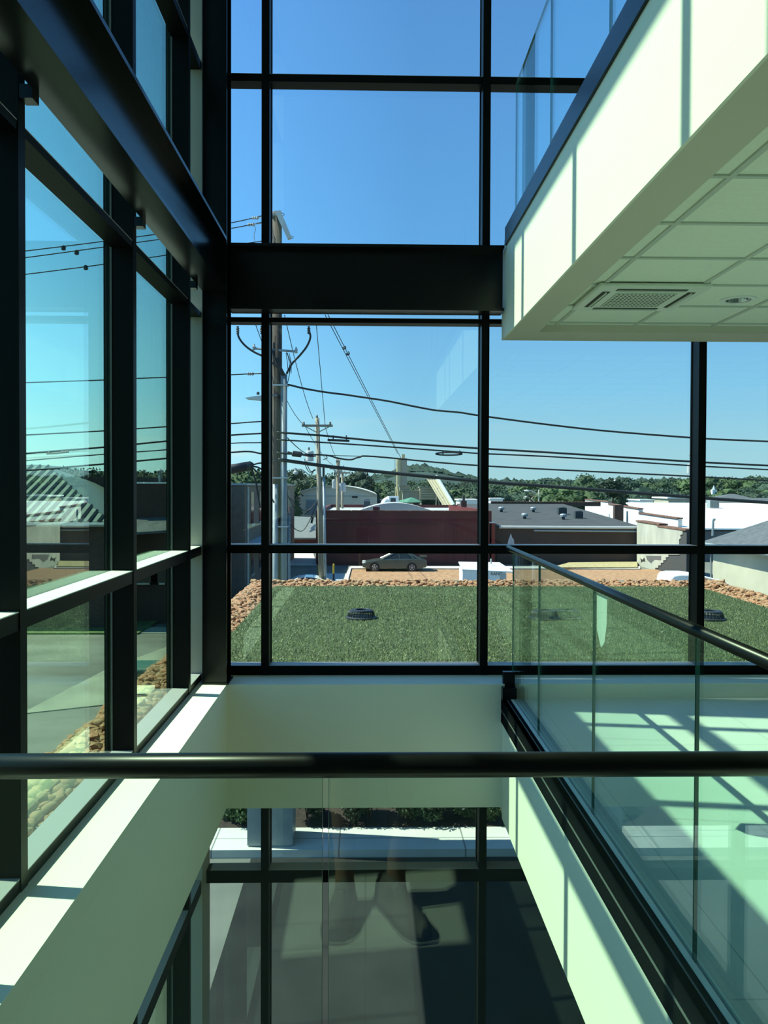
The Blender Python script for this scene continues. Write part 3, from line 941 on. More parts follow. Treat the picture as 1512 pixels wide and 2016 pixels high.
def leafy(m, c, r_, n, seed, ls, sc=(1, 1, 1)):
    q = random.Random(seed)
    for _ in range(n):
        while True:
            d = Vector((q.gauss(0, 1), q.gauss(0, 1), q.gauss(0, 1)))
            if d.length > .01: break
        d.normalize()
        k = r_*q.uniform(.72, 1.06)
        p = Vector((c[0]+d.x*k*sc[0], c[1]+d.y*k*sc[1], c[2]+d.z*k*sc[2]))
        t = Vector((q.gauss(0, 1), q.gauss(0, 1), q.gauss(0, 1))).normalized()
        b_ = d.cross(t)
        b_ = b_.normalized() if b_.length > 1e-4 else Vector((1, 0, 0))
        e = (d*.5+t).normalized()*ls*q.uniform(.7, 1.3)
        b_ = b_*ls*.32
        m.add([p-b_*.2, p+e*.5+b_, p+e, p+e*.5-b_], [(0, 1, 2, 3)])
    return m
def shrub(x, y, h_, w_, label, lm):
    t = thing('shrub', label, 'shrub', (x, y, -3.88), group='shrubs along the sidewalk')
    m = MB()
    q = random.Random(int(x*100)+7)
    for k in range(7):
        cx, cy_, cz = x+q.uniform(-.3, .3)*w_, y+q.uniform(-.3, .3)*w_, -3.88+h_*q.uniform(.3, .85)
        leafy(m, (cx, cy_, cz), w_*.28, 420, k+int(abs(x)*50), .055)
    m.build('foliage', lm, t)
    s = MB()
    for k in range(5):
        s.tube([(x, y, -3.9), (x+q.uniform(-.2, .2)*w_, y+q.uniform(-.2, .2)*w_, -3.88+h_*.6)], .012, 5)
    s.build('stems', M['bark'], t)
for px, w_, h_, lb_, lm in ((470, .7, .45, 'low shrub with reddish leaf tips left of the thick grey post', leaf[2]), (604, .55, .75, 'dark green shrub first to the right of the thick grey post', leaf[1]),
                            (690, .6, .7, 'dark shrub behind the glass joint on the mulch bed', leaf[1]), (727, .55, .75, 'green shrub left of the bare dark mulch gap', leaf[0]),
                            (803, .6, .75, 'bright green shrub in the middle of the mulch bed', leaf[0]), (868, .75, .75, 'wide green shrub right of the bright one', leaf[0]),
                            (915, .5, .38, 'low flowering shrub beside the right lower mullion', leaf[2]), (975, .55, .35, 'low shrub at the right end of the mulch bed', leaf[2])):
    p = at(px, 1600, 13.45)
    shrub(p.x, 13.45, h_, w_, lb_, lm)
# low ground cover at the back of the bed
m = MB()
for i in range(40):
    q = random.Random(i)
    leafy(m, (-2.4+i*.16, 13.86, -3.74), .10, 55, 300+i, .05)
tag(m.build('ground_cover', leaf[2]), 'row of leafy ground cover between mulch and lawn', 'plants', kind='stuff')
m = MB()
for i in range(14):
    q = random.Random(i+60)
    m.ico((1.75+q.uniform(-.2, .25), 13.7+q.uniform(-.05, .05), -3.62+q.uniform(-.05, .05)), .018, 1)
tag(m.build('red_blossoms', mat('red_petal', (.42, .05, .02), .7)), 'small red blossoms on the low shrub', 'flowers', kind='stuff')

# ================================================================== LEFT SIDE: LOT AND BRICK BUILDINGS
p0 = [atz(30, 1236, -4.1), atz(345, 1236, -4.1)]
slab('lot_grass', [(-24, 33), (-9.0, 33), (-9.0, 36), (-24, 36)], -4.36, .06, M['grass'], 'grass verge before the left brick building', 'grass')
# pale worn patches and cracks of the lot
def patch(pts, z, mt, label, nm='pavement_patch'):
    o = MB().prism([(p.x, p.y, p.z) for p in pts], (0, 0, z)).build(nm, mt)
    return struct(o, label, 'pavement')
gl_ = lambda px, py: (lambda P: Vector((P.x, P.y, gz(P.y)-.015)))(atz(px, py, -4.0 if py > 1290 else (-4.2 if py > 1250 else -4.35)))
pale = mat('worn_pale_concrete', (.36, .37, .28), .9, var=.16, scale=.9)
patch([gl_(40, 1233), gl_(350, 1233), gl_(350, 1246), gl_(40, 1246)], .02, pale, 'pale concrete strip across the far edge of the left lot')
patch([gl_(40, 1398), gl_(215, 1302), gl_(330, 1268), gl_(345, 1290), gl_(240, 1340), gl_(215, 1378), gl_(40, 1378+20)], .02, mat('worn_concrete', (.25, .26, .20), .9, var=.22, scale=.6), 'pale worn concrete apron in the left lot')

def building(name, label, px0, px1, ptop, Y, depth, wallm, roofm, zb=None, par=.25, cop=None, Y2=None):
    a, b_ = at(px0, ptop, Y), at(px1, ptop, Y)
    z0 = gz(Y)-.3 if zb is None else zb
    t = thing(name, label, 'building', ((a.x+b_.x)/2, Y+depth/2, z0))
    z1 = a.z
    MB().box(a.x, b_.x, Y, Y+depth, z0, z1-par).build('wall', wallm, t)
    MB().box(a.x+.2, b_.x-.2, Y+.2, Y+depth-.2, z1-par, z1-par+.03).build('roof', roofm, t)
    if par > .01:
        m = MB()
        m.box(a.x, b_.x, Y, Y+.25, z1-par, z1).box(a.x, b_.x, Y+depth-.25, Y+depth, z1-par, z1)
        m.box(a.x, a.x+.25, Y+.25, Y+depth-.25, z1-par, z1).box(b_.x-.25, b_.x, Y+.25, Y+depth-.25, z1-par, z1)
        m.build('parapet', wallm, t)
    if cop:
        c = MB()
        n = max(2, int((b_.x-a.x)/.9))
        for i in range(n):
            x0 = a.x+(b_.x-a.x)*i/n
            c.box(x0+.02, x0+(b_.x-a.x)/n-.02, Y-.06, Y+.32, z1, z1+.07)
        c.build('coping', cop, t)
    return t, a, b_, z0, z1

# building with the striped metal hip roof seen through the left window
Yh = 34
a, b_ = at(-60, 1030, Yh), at(214, 1030, Yh)
ridge0, ridge1 = at(-60, 918, Yh+6), at(95, 921, Yh+6)
hb = thing('brick_building', 'brick building with ribbed green metal hip roof seen through the left window', 'building', (a.x, Yh, gz(Yh)))
MB().box(a.x-3, b_.x-.25, Yh+.3, Yh+12, gz(Yh)-.2, a.z-.1).build('wall', M['darkbrick'], hb)
m = MB()
m.prism([(a.x-3, Yh, a.z), (b_.x, Yh, a.z), (ridge1.x, ridge1.y, ridge1.z), (ridge0.x-3, ridge0.y, ridge0.z)], (0, .02, .08))
m.prism([(b_.x, Yh, a.z), (b_.x, Yh+12, a.z), (ridge1.x, ridge1.y, ridge1.z)], (.0, 0, .08))
m.build('roof', M['metalgreen'], hb)
n = 22
ribs = MB()
A0, A1 = Vector((a.x-3, Yh, a.z+.08)), Vector((b_.x, Yh, a.z+.08))
upv = Vector((0, ridge1.y-Yh, ridge1.z-a.z))
for i in range(1, n):
    s = A0.lerp(A1, i/n)
    k = 1.0
    if s.x > ridge1.x: k = (b_.x-s.x)/(b_.x-ridge1.x)
    ribs.tube([s+Vector((0, -.05, .03)), s+upv*k+Vector((0, 0, .03))], .075, 4)
ribs.build('roof_rib', mat('dark_roof_rib', (.035, .05, .045), .5), hb)
MB().tube([(a.x-3, Yh-.08, a.z-.05), (b_.x+.05, Yh-.08, a.z-.05)], .09, 8).build('gutter', M['galv'], hb)
# dark building behind it
t, a, b_, z0, z1 = building('brick_building', 'tall dark brick building behind the metal hip roof', 150, 262, 938, 42, 14, M['darkbrick'], M['tarroof'])
wm = MB(); wp = MB()
t, a, b_, z0, z1 = building('brick_building', 'long dark brick building seen through the second left window', 240, 372, 952, 36, 14, M['brownbrick'], M['tarroof'], par=.3, cop=M['white'])
MB().prism([(a.x, 35.0, z1-2.2), (b_.x, 35.0, z1-2.0), (b_.x, 36.0, z1-1.5), (a.x, 36.0, z1-1.6)], (0, 0, .1)).build('awning', M['shingle'], t)
p = at(318, 1180, 35.9)
for px in (290, 318, 348):
    q_ = at(px, 1120, 35.95)
    f = MB().box(q_.x-.45, q_.x+.45, 35.93, 36.02, q_.z-.6, q_.z+.6).build('window', M['dark'], t)
    MB().box(q_.x-.5, q_.x+.5, 35.91, 35.99, q_.z-.68, q_.z-.6).build('window_sill', M['concrete'], f)
# roof vent pipe
p = at(315, 935, 38)
vp = thing('vent_pipe', 'capped metal vent pipe on the left dark roof', 'vent', (p.x, 38, z1-.3))
MB().tube([(p.x, 38, z1-.3), (p.x, 38, z1+.55)], .06, 8).build('pipe', M['galv'], vp)
MB().lathe((p.x, 38, z1+.55), [(.16, 0), (.16, .05), (.02, .14)], 10).build('cap', M['galv'], vp)
# green utility cabinet in the lot, with curved lid
p = atz(312, 1318, -3.4)
gb_ = thing('utility_box', 'pale green rounded utility box in the left lot', 'utility box', (p.x, p.y, gz(p.y)))
bev(MB().box(p.x-.75, p.x+.75, p.y-.5, p.y+.5, gz(p.y)-.02, -3.45).build('body', M['signgreen'], gb_), .12, 4)
bev(MB().box(p.x-.8, p.x+.8, p.y-.55, p.y+.55, -3.45, -3.25).build('lid', mat('dark_green_plastic', (.05, .13, .10), .5), gb_), .09, 4)

# two-storey building past the near utility pole
Yb = 44
a, b_ = at(405, 955, Yb), at(482, 955, Yb)
tb_ = thing('office_building', 'grey two-storey building left of the wooden utility pole', 'building', ((a.x+b_.x)/2, Yb, gz(Yb)))
MB().box(a.x-6, b_.x, Yb, Yb+30, gz(Yb)-.3, a.z).build('wall', mat('grey_stucco', (.15, .13, .10), .9), tb_)
MB().box(a.x-6.1, b_.x+.12, Yb-.1, Yb+30.1, a.z, a.z+.1).build('roof_edge', M['galv'], tb_)
for k in range(7):
    for zz in (-1.4, 1.4):
        y = Yb+2.2+k*3.6
        f = MB().box(b_.x-.02, b_.x+.03, y, y+1.1, zz-.9-1.1, zz+.9-1.1).build('window', M['dark'], tb_)
        MB().box(b_.x-.01, b_.x+.09, y-.1, y+1.2, zz-1.0-1.1, zz-.9-1.1).build('window_sill', M['galv'], f)
for y in (Yb+.4, Yb+9, Yb+18):
    MB().tube([(b_.x+.1, y, gz(Yb)), (b_.x+.1, y, a.z-.1)], .055, 6).build('downpipe', M['galv'], tb_)
MB().prism([(b_.x, Yb+1, -1.6), (b_.x+1.6, Yb+1, -1.9), (b_.x+1.6, Yb+1, -1.8), (b_.x, Yb+1, -1.5)], (0, 6, 0)).build('awning', M['galv'], tb_)

# ================================================================== STREET AND PARKING LOT BEYOND THE TERRACE
def quad_on(z, pix, h, nm, mt, label, cat):
    P = [atz(x, y, z) for x, y in pix]
    return struct(MB().prism([(p.x, p.y, z-.02) for p in P], (0, 0, h)).build(nm, mt), label, cat)
quad_on(-4.88, [(684, 1150), (1345, 1150), (1300, 1121), (692, 1121)], .05, 'gravel_lot', M['gravel'], 'orange gravel parking lot behind the roof terrace', 'gravel lot')
quad_on(-4.88, [(674, 1150), (684, 1150), (692, 1120), (688, 1120)], .16, 'curb', M['concrete'], 'pale curb along the left edge of the gravel lot', 'curb')
quad_on(-4.88, [(640, 1150), (674, 1150), (684, 1130), (640, 1130)], .06, 'sidewalk.001', M['concrete'], 'concrete sidewalk beside the gravel lot curb', 'sidewalk')
quad_on(-4.9, [(568, 1113), (624, 1113), (612, 1072), (560, 1072)], .05, 'alley', M['concrete'], 'sunlit concrete alley between the red building and utility pole', 'alley')
quad_on(-4.86, [(690, 1121), (1260, 1122), (1260, 1117), (690, 1117)], .12, 'curb.001', M['concrete'], 'long pale curb behind the parked car', 'curb')
quad_on(-4.86, [(1085, 1122), (1255, 1121), (1255, 1110), (1120, 1112)], .22, 'dry_verge', mat('dry_grass', (.36, .30, .15), .95, var=.3, scale=4), 'dry grass verge along the brown brick wall', 'verge')

def sedan(name, label, cx, cyy, z, L, flip, paint, group=None):
    """side profile along x; nose at -x when flip = 1"""
    t = thing(name, label, 'car', (cx, cyy, z), group=group)
    k = L/4.9*flip
    W2 = .88*L/4.9
    def P(x, zz, y): return (cx+x*k, cyy+y, z+zz*abs(k))
    prof = [(-2.42, .34), (-2.45, .50), (-2.40, .62), (-2.15, .74), (-1.5, .86), (-1.05, .92), (1.35, .98), (2.0, .97), (2.38, .90), (2.45, .62), (2.38, .34), (1.9, .24), (-1.9, .22)]
    vs_, fs_ = [], []
    lay = [(-1.0, .93), (-.94, 1.0), (0, 1.0), (.94, 1.0), (1.0, .93)]
    n = len(prof)
    for yy, s_ in ((-W2, .0), (-W2*.98, 1), (W2*.98, 1), (W2, .0)):
        for x, zz in prof:
            kx = 1 if s_ else .985
            kz = zz if s_ else .30+(zz-.30)*.93
            vs_.append(P(x*kx, kz, yy))
    for i in range(3):
        for j in range(n):
            fs_.append((i*n+j, i*n+(j+1) % n, (i+1)*n+(j+1) % n, (i+1)*n+j))
    fs_.append(tuple(range(n-1, -1, -1))); fs_.append(tuple(3*n+j for j in range(n)))
    b = MB().add(vs_, fs_).build('body', paint, t, smooth=False)
    bev(b, .05, 3)
    # cabin: roof skin on glass
    gp = [(-1.05, .90), (-.10, 1.36), (.25, 1.42), (.75, 1.40), (1.15, 1.30), (1.85, .96)]
    vs_, fs_ = [], []
    n = len(gp)
    for x, zz in gp:
        q = (zz-.9)/.52
        hw = W2*(.95-.24*q)
        vs_ += [P(x, zz, -hw), P(x, zz, hw)]
    for i in range(n-1):
        fs_.append((2*i, 2*i+1, 2*i+3, 2*i+2))
    fs_.append(tuple(2*i for i in range(n-1, -1, -1))); fs_.append(tuple(2*i+1 for i in range(n)))
    MB().add(vs_, fs_).build('glazing', M['dark'], t)
    rf = MB()
    def strip(i, j, x_in=0.02):
        q0, q1 = gp[i], gp[j]
        h0, h1 = W2*(.95-.24*(q0[1]-.9)/.52), W2*(.95-.24*(q1[1]-.9)/.52)
        rf.add([P(q0[0], q0[1]+.012, -h0-.006), P(q0[0], q0[1]+.012, h0+.006), P(q1[0], q1[1]+.012, h1+.006), P(q1[0], q1[1]+.012, -h1-.006),
                P(q0[0], q0[1]-.04, -h0-.006), P(q0[0], q0[1]-.04, h0+.006), P(q1[0], q1[1]-.04, h1+.006), P(q1[0], q1[1]-.04, -h1-.006)],
               [(0, 1, 2, 3), (0, 3, 7, 4), (1, 5, 6, 2), (0, 4, 5, 1), (3, 2, 6, 7)])
    for i in (1, 2, 3): strip(i, i+1)
    def pillar(x0, z0_, x1, z1_, w_=.035):
        for sgn in (-1, 1):
            h0, h1 = W2*(.95-.24*(z0_-.9)/.52)+.006, W2*(.95-.24*(z1_-.9)/.52)+.006
            rf.tube([P(x0, z0_, sgn*h0), P(x1, z1_, sgn*h1)], w_, 4)
    pillar(-1.05, .91, -.10, 1.36); pillar(.42, .93, .30, 1.40, .04); pillar(1.85, .96, 1.15, 1.30, .06); pillar(1.45, .96, 1.05, 1.30, .07)
    rf.build('roof', paint, t)
    for wx in (-1.52, 1.30):
        for sgn in (-1, 1):
            c = P(wx, .33, sgn*(W2-.10))
            r_ = .33*abs(k)
            wh = MB().lathe(c, [(r_*.62, -.11), (r_*.95, -.11), (r_, -.08), (r_, .08), (r_*.95, .11), (r_*.62, .11)], 24, 'y').build('wheel', M['tyre'], t)
            rm = MB()
            yo = sgn*.115
            rm.lathe((c[0], c[1]+yo, c[2]), [(r_*.16, -.006), (r_*.16, .006)], 12, 'y')
            for s5 in range(5):
                an = 2*math.pi*s5/5+.3
                rm.tube([(c[0]+r_*.1*math.cos(an), c[1]+yo, c[2]+r_*.1*math.sin(an)), (c[0]+r_*.64*math.cos(an), c[1]+yo, c[2]+r_*.64*math.sin(an))], r_*.11, 6)
            ring = [(c[0]+r_*.64*math.cos(2*math.pi*q/20), c[1]+yo, c[2]+r_*.64*math.sin(2*math.pi*q/20)) for q in range(21)]
            rm.tube(ring, r_*.05, 5)
            rm.build('rim', M['ceramic'], wh)
            # dark wheel arch
            ar = MB().lathe((c[0], c[1]+sgn*.085, c[2]), [(r_*1.18, -.02), (r_*1.18, .02)], 24, 'y')
            ar.build('wheel_arch', M['acd'], t)
    for sgn in (-1, 1):
        q = P(-2.30, .66, sgn*W2*.72)
        MB().ico(q, .2, 2, 0, (.9, .9, .42)).build('headlight', M['ceramic'], t, smooth=True)
        q = P(-.86, .98, sgn*(W2+.07))
        MB().ico(q, .11, 2, 0, (.7, .9, .65)).build('mirror', paint, t, smooth=True)
        q = P(2.38, .80, sgn*W2*.75)
        MB().ico(q, .14, 2, 0, (.5, 1.1, .6)).build('tail_light', mat('tail_lens', (.25, .02, .02), .3), t, smooth=True)
    sp_ = MB()
    x0, x1, zz = P(1.95, 1.10, 0)[0], P(2.48, 1.14, 0)[0], z+1.10*abs(k)
    sp_.box(x0, x1, cyy-W2*.8, cyy+W2*.8, zz, zz+.045).box((x0*.6+x1*.4)-.05, (x0*.6+x1*.4)+.05, cyy-W2*.6, cyy-W2*.5, zz-.16, zz).box((x0*.6+x1*.4)-.05, (x0*.6+x1*.4)+.05, cyy+W2*.5, cyy+W2*.6, zz-.16, zz)
    sp_.build('spoiler', paint, t)
    dh = MB()
    for sgn in (-1, 1):
        for x in (.12, 1.12):
            q = P(x, .80, sgn*(W2+.012)); dh.box(q[0]-.12, q[0]+.12, q[1]-.015, q[1]+.015, q[2]-.02, q[2]+.02)
    dh.build('door_handle', M['acd'], t)
    return t
def paintm(name, col, metal=.35, rough=.3):
    m = mat(name, col, rough, metal, var=.02)
    m.node_tree.nodes['Principled BSDF'].inputs['Coat Weight'].default_value = .6
    return m
p = atz(777, 1125, -4.86)
sedan('car', 'grey green sedan with rear spoiler parked on the orange gravel', p.x, p.y+.7, -4.87, 4.85, 1, paintm('grey_green_car_paint', (.075, .098, .09)))
p = at(592, 1135, 44)
sedan('car', 'white car by the pole base, only its roof above the stones', p.x, 44, gz(44)+.02, 4.6, 1, paintm('white_car_paint', (.75, .76, .75), 0))
c0, c1 = at(1320, 1143, 45), at(1432, 1143, 45)
zc0, zc1 = at(1335, 1131.5, 45).z, at(1432, 1146, 45).z
wc = MB()
zz_ = gz(45)
sec = []
for x, z in ((1320, 1150), (1321, 1140), (1326, 1133.5), (1338, 1131.3), (1366, 1131.5), (1384, 1134), (1405, 1139), (1425, 1144), (1440, 1152)):
    q_ = at(x, z, 45); sec.append((q_.x, 45, q_.z))
wc.prism([(sec[0][0], 45, zz_)]+sec+[(sec[-1][0], 45, zz_)], (0, 2.2, 0))
tag(bev(wc.build('white_cover', M['white']), .08, 3), 'smooth white covered shape behind the right stone border', 'cover')

# white machine housing on the lot
Yw = 53.0
a, b_ = at(911, 1114, Yw), at(985, 1114, Yw)
ub_ = thing('machine_housing', 'white boxy machine housing with sloping top behind the middle mullion', 'machine', (a.x, Yw, -4.8))
zt = a.z
x1 = at(1012, 1120, Yw).x
MB().prism([(a.x, Yw, -4.85), (x1-.5, Yw, -4.85), (x1-.5, Yw, zt-.42), (a.x, Yw, zt-.28)], (0, 2.0, 0)).build('casing', M['white'], ub_)
MB().prism([(a.x-.05, Yw-.06, zt-.28), (x1, Yw-.1, zt-.42), (x1-.6, Yw+2.1, zt-.02), (a.x-.05, Yw+2.1, zt+.02)], (0, 0, .06)).build('lid', mat('pale_blue_lid', (.62, .72, .78), .35, var=.03), ub_)
MB().box(x1-.9, x1-.5, Yw-.03, Yw, -4.8, zt-.5).build('side_panel', M['ceramic'], ub_)
MB().tube([(x1-1.3, Yw+1.2, zt), (x1-1.3, Yw+1.2, zt+.35)], .05, 6).build('exhaust', M['ceramic'], ub_)
cv = bpy.data.curves.new('lettering', 'FONT')
cv.body = 'RAND'; cv.size = .27; cv.extrude = .004
tm_ = bpy.data.objects.new('lettering', cv); COL.objects.link(tm_)
bpy.context.view_layer.update()
me_ = bpy.data.meshes.new_from_object(tm_.evaluated_get(bpy.context.evaluated_depsgraph_get()))
bpy.data.objects.remove(tm_)
tx_ = bpy.data.objects.new('lettering', me_); COL.objects.link(tx_)
me_.materials.clear(); me_.materials.append(M['acd'])
tx_.parent = ub_
pt = at(966, 1132.5, Yw-.02)
tx_.location = (pt.x-ub_.location.x, Yw-.012-ub_.location.y, pt.z-.0-ub_.location.z)
tx_.rotation_euler = (R(90), 0, 0)

# red painted building
t, a, b_, z0, z1 = building('brick_building', 'long dark red painted building behind the parked car', 622, 968, 1006, 68, 24, M['redbrick'], M['greyroof'], par=.35, cop=M['coping'])
c0, c1 = at(690, 1004, 74), at(860, 1004, 74)
m = MB()
vs_ = []
n = 14
for i in range(n+1):
    x = c0.x+(c1.x-c0.x)*i/n
    vs_.append((x, 69.5, z1-.3+.95*math.sin(math.pi*i/n)))
m.prism([(c1.x, 69.5, z1-.35), (c0.x, 69.5, z1-.35)]+vs_, (0, 4, 0))
m.build('vaulted_roof', M['greyroof'], t)
p = at(741, 998, 68)
MB().box(p.x-.28, p.x+.28, 68, 68.5, z1, z1+.35).build('chimney', M['redbrick'], t)
# deeper red patches; the left one paints in a gap in the window reflections
for px0, px1, py0, py1 in ((680, 722, 1010, 1075), (900, 962, 1010, 1060)):
    q0, q1 = at(px0, py0, 67.98), at(px1, py1, 67.98)
    MB().box(q0.x, q1.x, 67.975, 68.01, q1.z, q0.z).build('deep_red_patch', mat('deep_red_tone', (.10, .018, .018), .8, var=.06), t)
m = MB()
q0, q1 = at(640, 1029, 67.96), at(860, 1033, 67.96)
m.box(q0.x, q1.x, 67.965, 68.01, q1.z, q0.z)
m.build('painted_band', mat('band_red', (.075, .015, .015), .8), t)
# bright red gable end with chimney on its roof
q0, q1 = at(884, 1006, 74), at(925, 1006, 74)
MB().prism([(q0.x, 74, z1-.31), (q1.x+1.2, 74, z1-.31), (q1.x+1.2, 74, at(925, 1004, 74).z), (q0.x, 74, at(884, 994, 74).z)], (0, .25, 0)).build('gable_end', mat('bright_red_paint', (.52, .12, .10), .8), t)
p = at(913, 975, 75)
ch = thing('chimney', 'slim dark brick chimney on the red building roof', 'chimney', (p.x, 75, z1-.3))
MB().box(p.x-.25, p.x+.25, 74.8, 75.3, z1-.3, at(913, 986, 75).z).build('stack', M['brownbrick'], ch)
MB().tube([(p.x, 75, at(913, 986, 75).z), (p.x, 75, p.z)], .12, 8).build('flue', M['drain'], ch)

# roof-top units on the red building
def condenser(px0, px1, py0, py1, Y, label, mt=None):
    a, b_ = at(px0, py0, Y), at(px1, py1, Y)
    t = thing('condenser', label, 'air conditioning unit', ((a.x+b_.x)/2, Y, b_.z))
    w_ = b_.x-a.x
    MB().box(a.x, b_.x, Y, Y+w_, b_.z+.1, a.z).build('casing', mt or M['unit'], t)
    m = MB()
    for i in range(9):
        x = a.x+w_*(.08+.84*i/8)
        m.box(x-.02, x+.02, Y-.02, Y, b_.z+.2, a.z-.12)
    m.build('grille', M['unitd'], t)
    MB().lathe(((a.x+b_.x)/2, Y+w_/2, a.z), [(w_*.42, 0), (w_*.42, .05), (w_*.36, .06)], 20).build('fan_guard', M['unitd'], t)
    fe = MB()
    for sx in (a.x+.08, b_.x-.08):
        fe.box(sx-.06, sx+.06, Y+.02, Y+w_-.02, b_.z, b_.z+.1)
    fe.build('feet', M['white'], t)
condenser(716, 729, 984, 1004, 76, 'dark rooftop unit by the grey vaulted roof')
wu = thing('rooftop_unit', 'white rooftop unit with dark grille and round duct', 'air conditioning unit', at(776, 1000, 80))
q0, q1 = at(766, 977, 80), at(785, 999, 80)
MB().box(q0.x, q1.x, 80, 81.2, q1.z, q0.z).build('casing', M['white'], wu)
s0, s1 = at(769, 981, 80), at(779, 991, 80)
MB().box(s0.x, s1.x, 79.96, 80.02, s1.z, s0.z).build('grille', M['unitd'], wu)
MB().tube(smooth_path([at(766, 982, 80.5), at(757, 988, 80), at(752, 1000, 79)], 6), .28, 10).build('duct', M['white'], wu, smooth=True)
def mushroom(px, py, Y, r_, h_, label):
    p = at(px, py, Y)
    t = thing('roof_vent', label, 'vent', (p.x, Y, p.z), group='roof vents')
    MB().lathe((p.x, Y, p.z), [(r_*.5, 0), (r_*.5, h_*.55)], 14).build('stem', M['unitd'], t)
    MB().lathe((p.x, Y, p.z), [(r_, h_*.5), (r_*1.05, h_*.85), (r_*.85, h_), (.02, h_*1.08)], 16).build('hood', M['galv'], t)
mushroom(781, 1006, 71, .42, .6, 'shiny mushroom vent on the grey vaulted roof')

# brown brick building with the dark flat roof
Yk = 69
a, b_ = at(968, 1037, Yk), at(1262, 1037, Yk)
zr0, zr1 = a.z, at(1000, 993, 96).z
bb = thing('brick_building', 'brown brick building with wide dark flat roof and rooftop vents', 'building', ((a.x+b_.x)/2, Yk, gz(Yk)))
MB().prism([(a.x, Yk, gz(Yk)-.3), (a.x, Yk, zr0), (a.x, 96, zr1), (a.x, 96, gz(96)-.3)], (b_.x-a.x, 0, 0)).build('wall', M['brownbrick'], bb)
MB().prism([(a.x+.02, Yk+.1, zr0+.01), (a.x+.02, 96.2, zr1+.01), (a.x+.02, 96.2, zr1+.06), (a.x+.02, Yk+.1, zr0+.06)], (b_.x-a.x-.04, 0, 0)).build('roof', M['tarroof'], bb)
MB().tube([(a.x+.6, Yk-.12, zr0-.02), (b_.x-.2, Yk-.12, zr0-.05)], .13, 8).build('gutter', M['ceramic'], bb)
m = MB().tube([(at(1050, 1041, Yk).x, Yk-.15, zr0-.3), (b_.x-.3, Yk-.15, zr0-.36)], .08, 8)
m.build('pipe', M['galv'], bb)
m = MB()
n = 34
xx0, xx1 = at(968, 993, 96).x, at(1185, 993, 96).x
for i in range(n):
    x = xx0+(xx1-xx0)*i/n
    m.box(x+.03, x+(xx1-xx0)/n-.03, 96.45, 96.9, zr1+.22, zr1+.34)
m.build('coping', M['coping'], bb)
MB().box(xx0, xx1, 96.5, 96.85, zr1-.2, zr1+.22).build('parapet', M['brownbrick'], bb)
# red end pier between the two buildings
q0 = at(964, 1030, Yk-1)
pr = thing('brick_pier', 'narrow red brick pier between the red and brown buildings', 'pier', (q0.x, Yk-1, gz(Yk)))
MB().box(q0.x, q0.x+.45, Yk-1, Yk, gz(Yk)-.2, q0.z).build('pier', mat('pier_red', (.16, .022, .016), .8), pr)
MB().box(q0.x-.04, q0.x+.5, Yk-1.05, Yk+.05, q0.z, q0.z+.1).build('cap', M['ceramic'], pr)
def roofz(Y): return zr0+(zr1-zr0)*(Y-Yk)/(96-Yk)+.06
for px, py, Y, lb_ in ((987, 1008, 84, 'mushroom roof vent farthest left on the dark roof'), (1050, 1009, 84, 'mushroom roof vent in the back row on the dark roof'), (1033, 1023, 76, 'large mushroom roof vent nearest the gutter'), (1109, 1024, 75.5, 'mushroom roof vent in front of the dark rooftop unit')):
    p = at(px, py, Y)
    t = thing('roof_vent', lb_, 'vent', (p.x, Y, roofz(Y)), group='roof vents')
    r_ = .30
    MB().lathe((p.x, Y, roofz(Y)-.02), [(r_*.5, 0), (r_*.5, .26)], 14).build('stem', M['unitd'], t)
    MB().lathe((p.x, Y, roofz(Y)), [(r_, .24), (r_*1.05, .42), (r_*.85, .5), (.02, .53)], 16).build('hood', M['galv'], t)
condenser(1100, 1116, 1000, 1015, 81, 'dark rooftop unit, left one of the pair on the dark roof', M['unitd'])
condenser(1133, 1148, 1007, 1023, 76.5, 'dark rooftop unit, right one of the pair on the dark roof', M['unitd'])
# pale painted patch on brick
q0, q1 = at(998, 1050, Yk-.02), at(1013, 1076, Yk-.02)
m = MB().prism([(q0.x, Yk-.03, q1.z), (q1.x, Yk-.03, q1.z), (q1.x-.05, Yk-.03, q1.z+.55), (q1.x-.2, Yk-.03, q1.z+.75), ((q0.x+q1.x)/2, Yk-.03, q0.z), (q0.x+.15, Yk-.03, q1.z+.6)], (0, .04, 0))
m.build('paint_remnant', mat('old_white_paint', (.45, .47, .50), .9, var=.35, scale=6), bb)

# stepped party wall, pale plaster over a darker wall, sunlit face turned left
XP = 22.45
def atx(px, py, Xc):
    d = fw + rt*((px-756-SX)/FPX) - up*((py-1008-SY)/FPX)
    return EYEP + d*(Xc/d.x)
T = lambda x, y, dx=0: atx(x, y, XP)+Vector((dx, 0, 0))
pw = thing('party_wall', 'party wall with pale plaster and stepped brick coping', 'wall', (XP, T(1300, 1100).y, gz(62)))
z_ = gz(62)-.4
P_ = [T(1255, 1027), T(1297, 1034), T(1297, 1037), T(1352, 1045)]
MB().prism([(XP, P_[0].y, z_)]+[tuple(p) for p in P_]+[(XP, P_[-1].y, z_)], (.5, 0, 0)).build('wall', mat('dark_wall_face', (.05, .05, .052), .9), pw)
st = [(1255, 1028), (1297, 1035), (1345, 1044), (1345, 1052), (1340, 1053), (1341, 1060), (1338, 1062), (1339, 1092), (1317, 1092), (1317, 1097), (1312, 1097), (1312, 1103), (1307, 1103), (1307, 1108), (1302, 1108), (1302, 1113), (1297, 1113), (1297, 1118), (1291, 1118), (1291, 1124), (1255, 1124)]
MB().prism([T(x, y, -.05) for x, y in st], (.06, 0, 0)).build('plaster', M['plasterold'], pw)
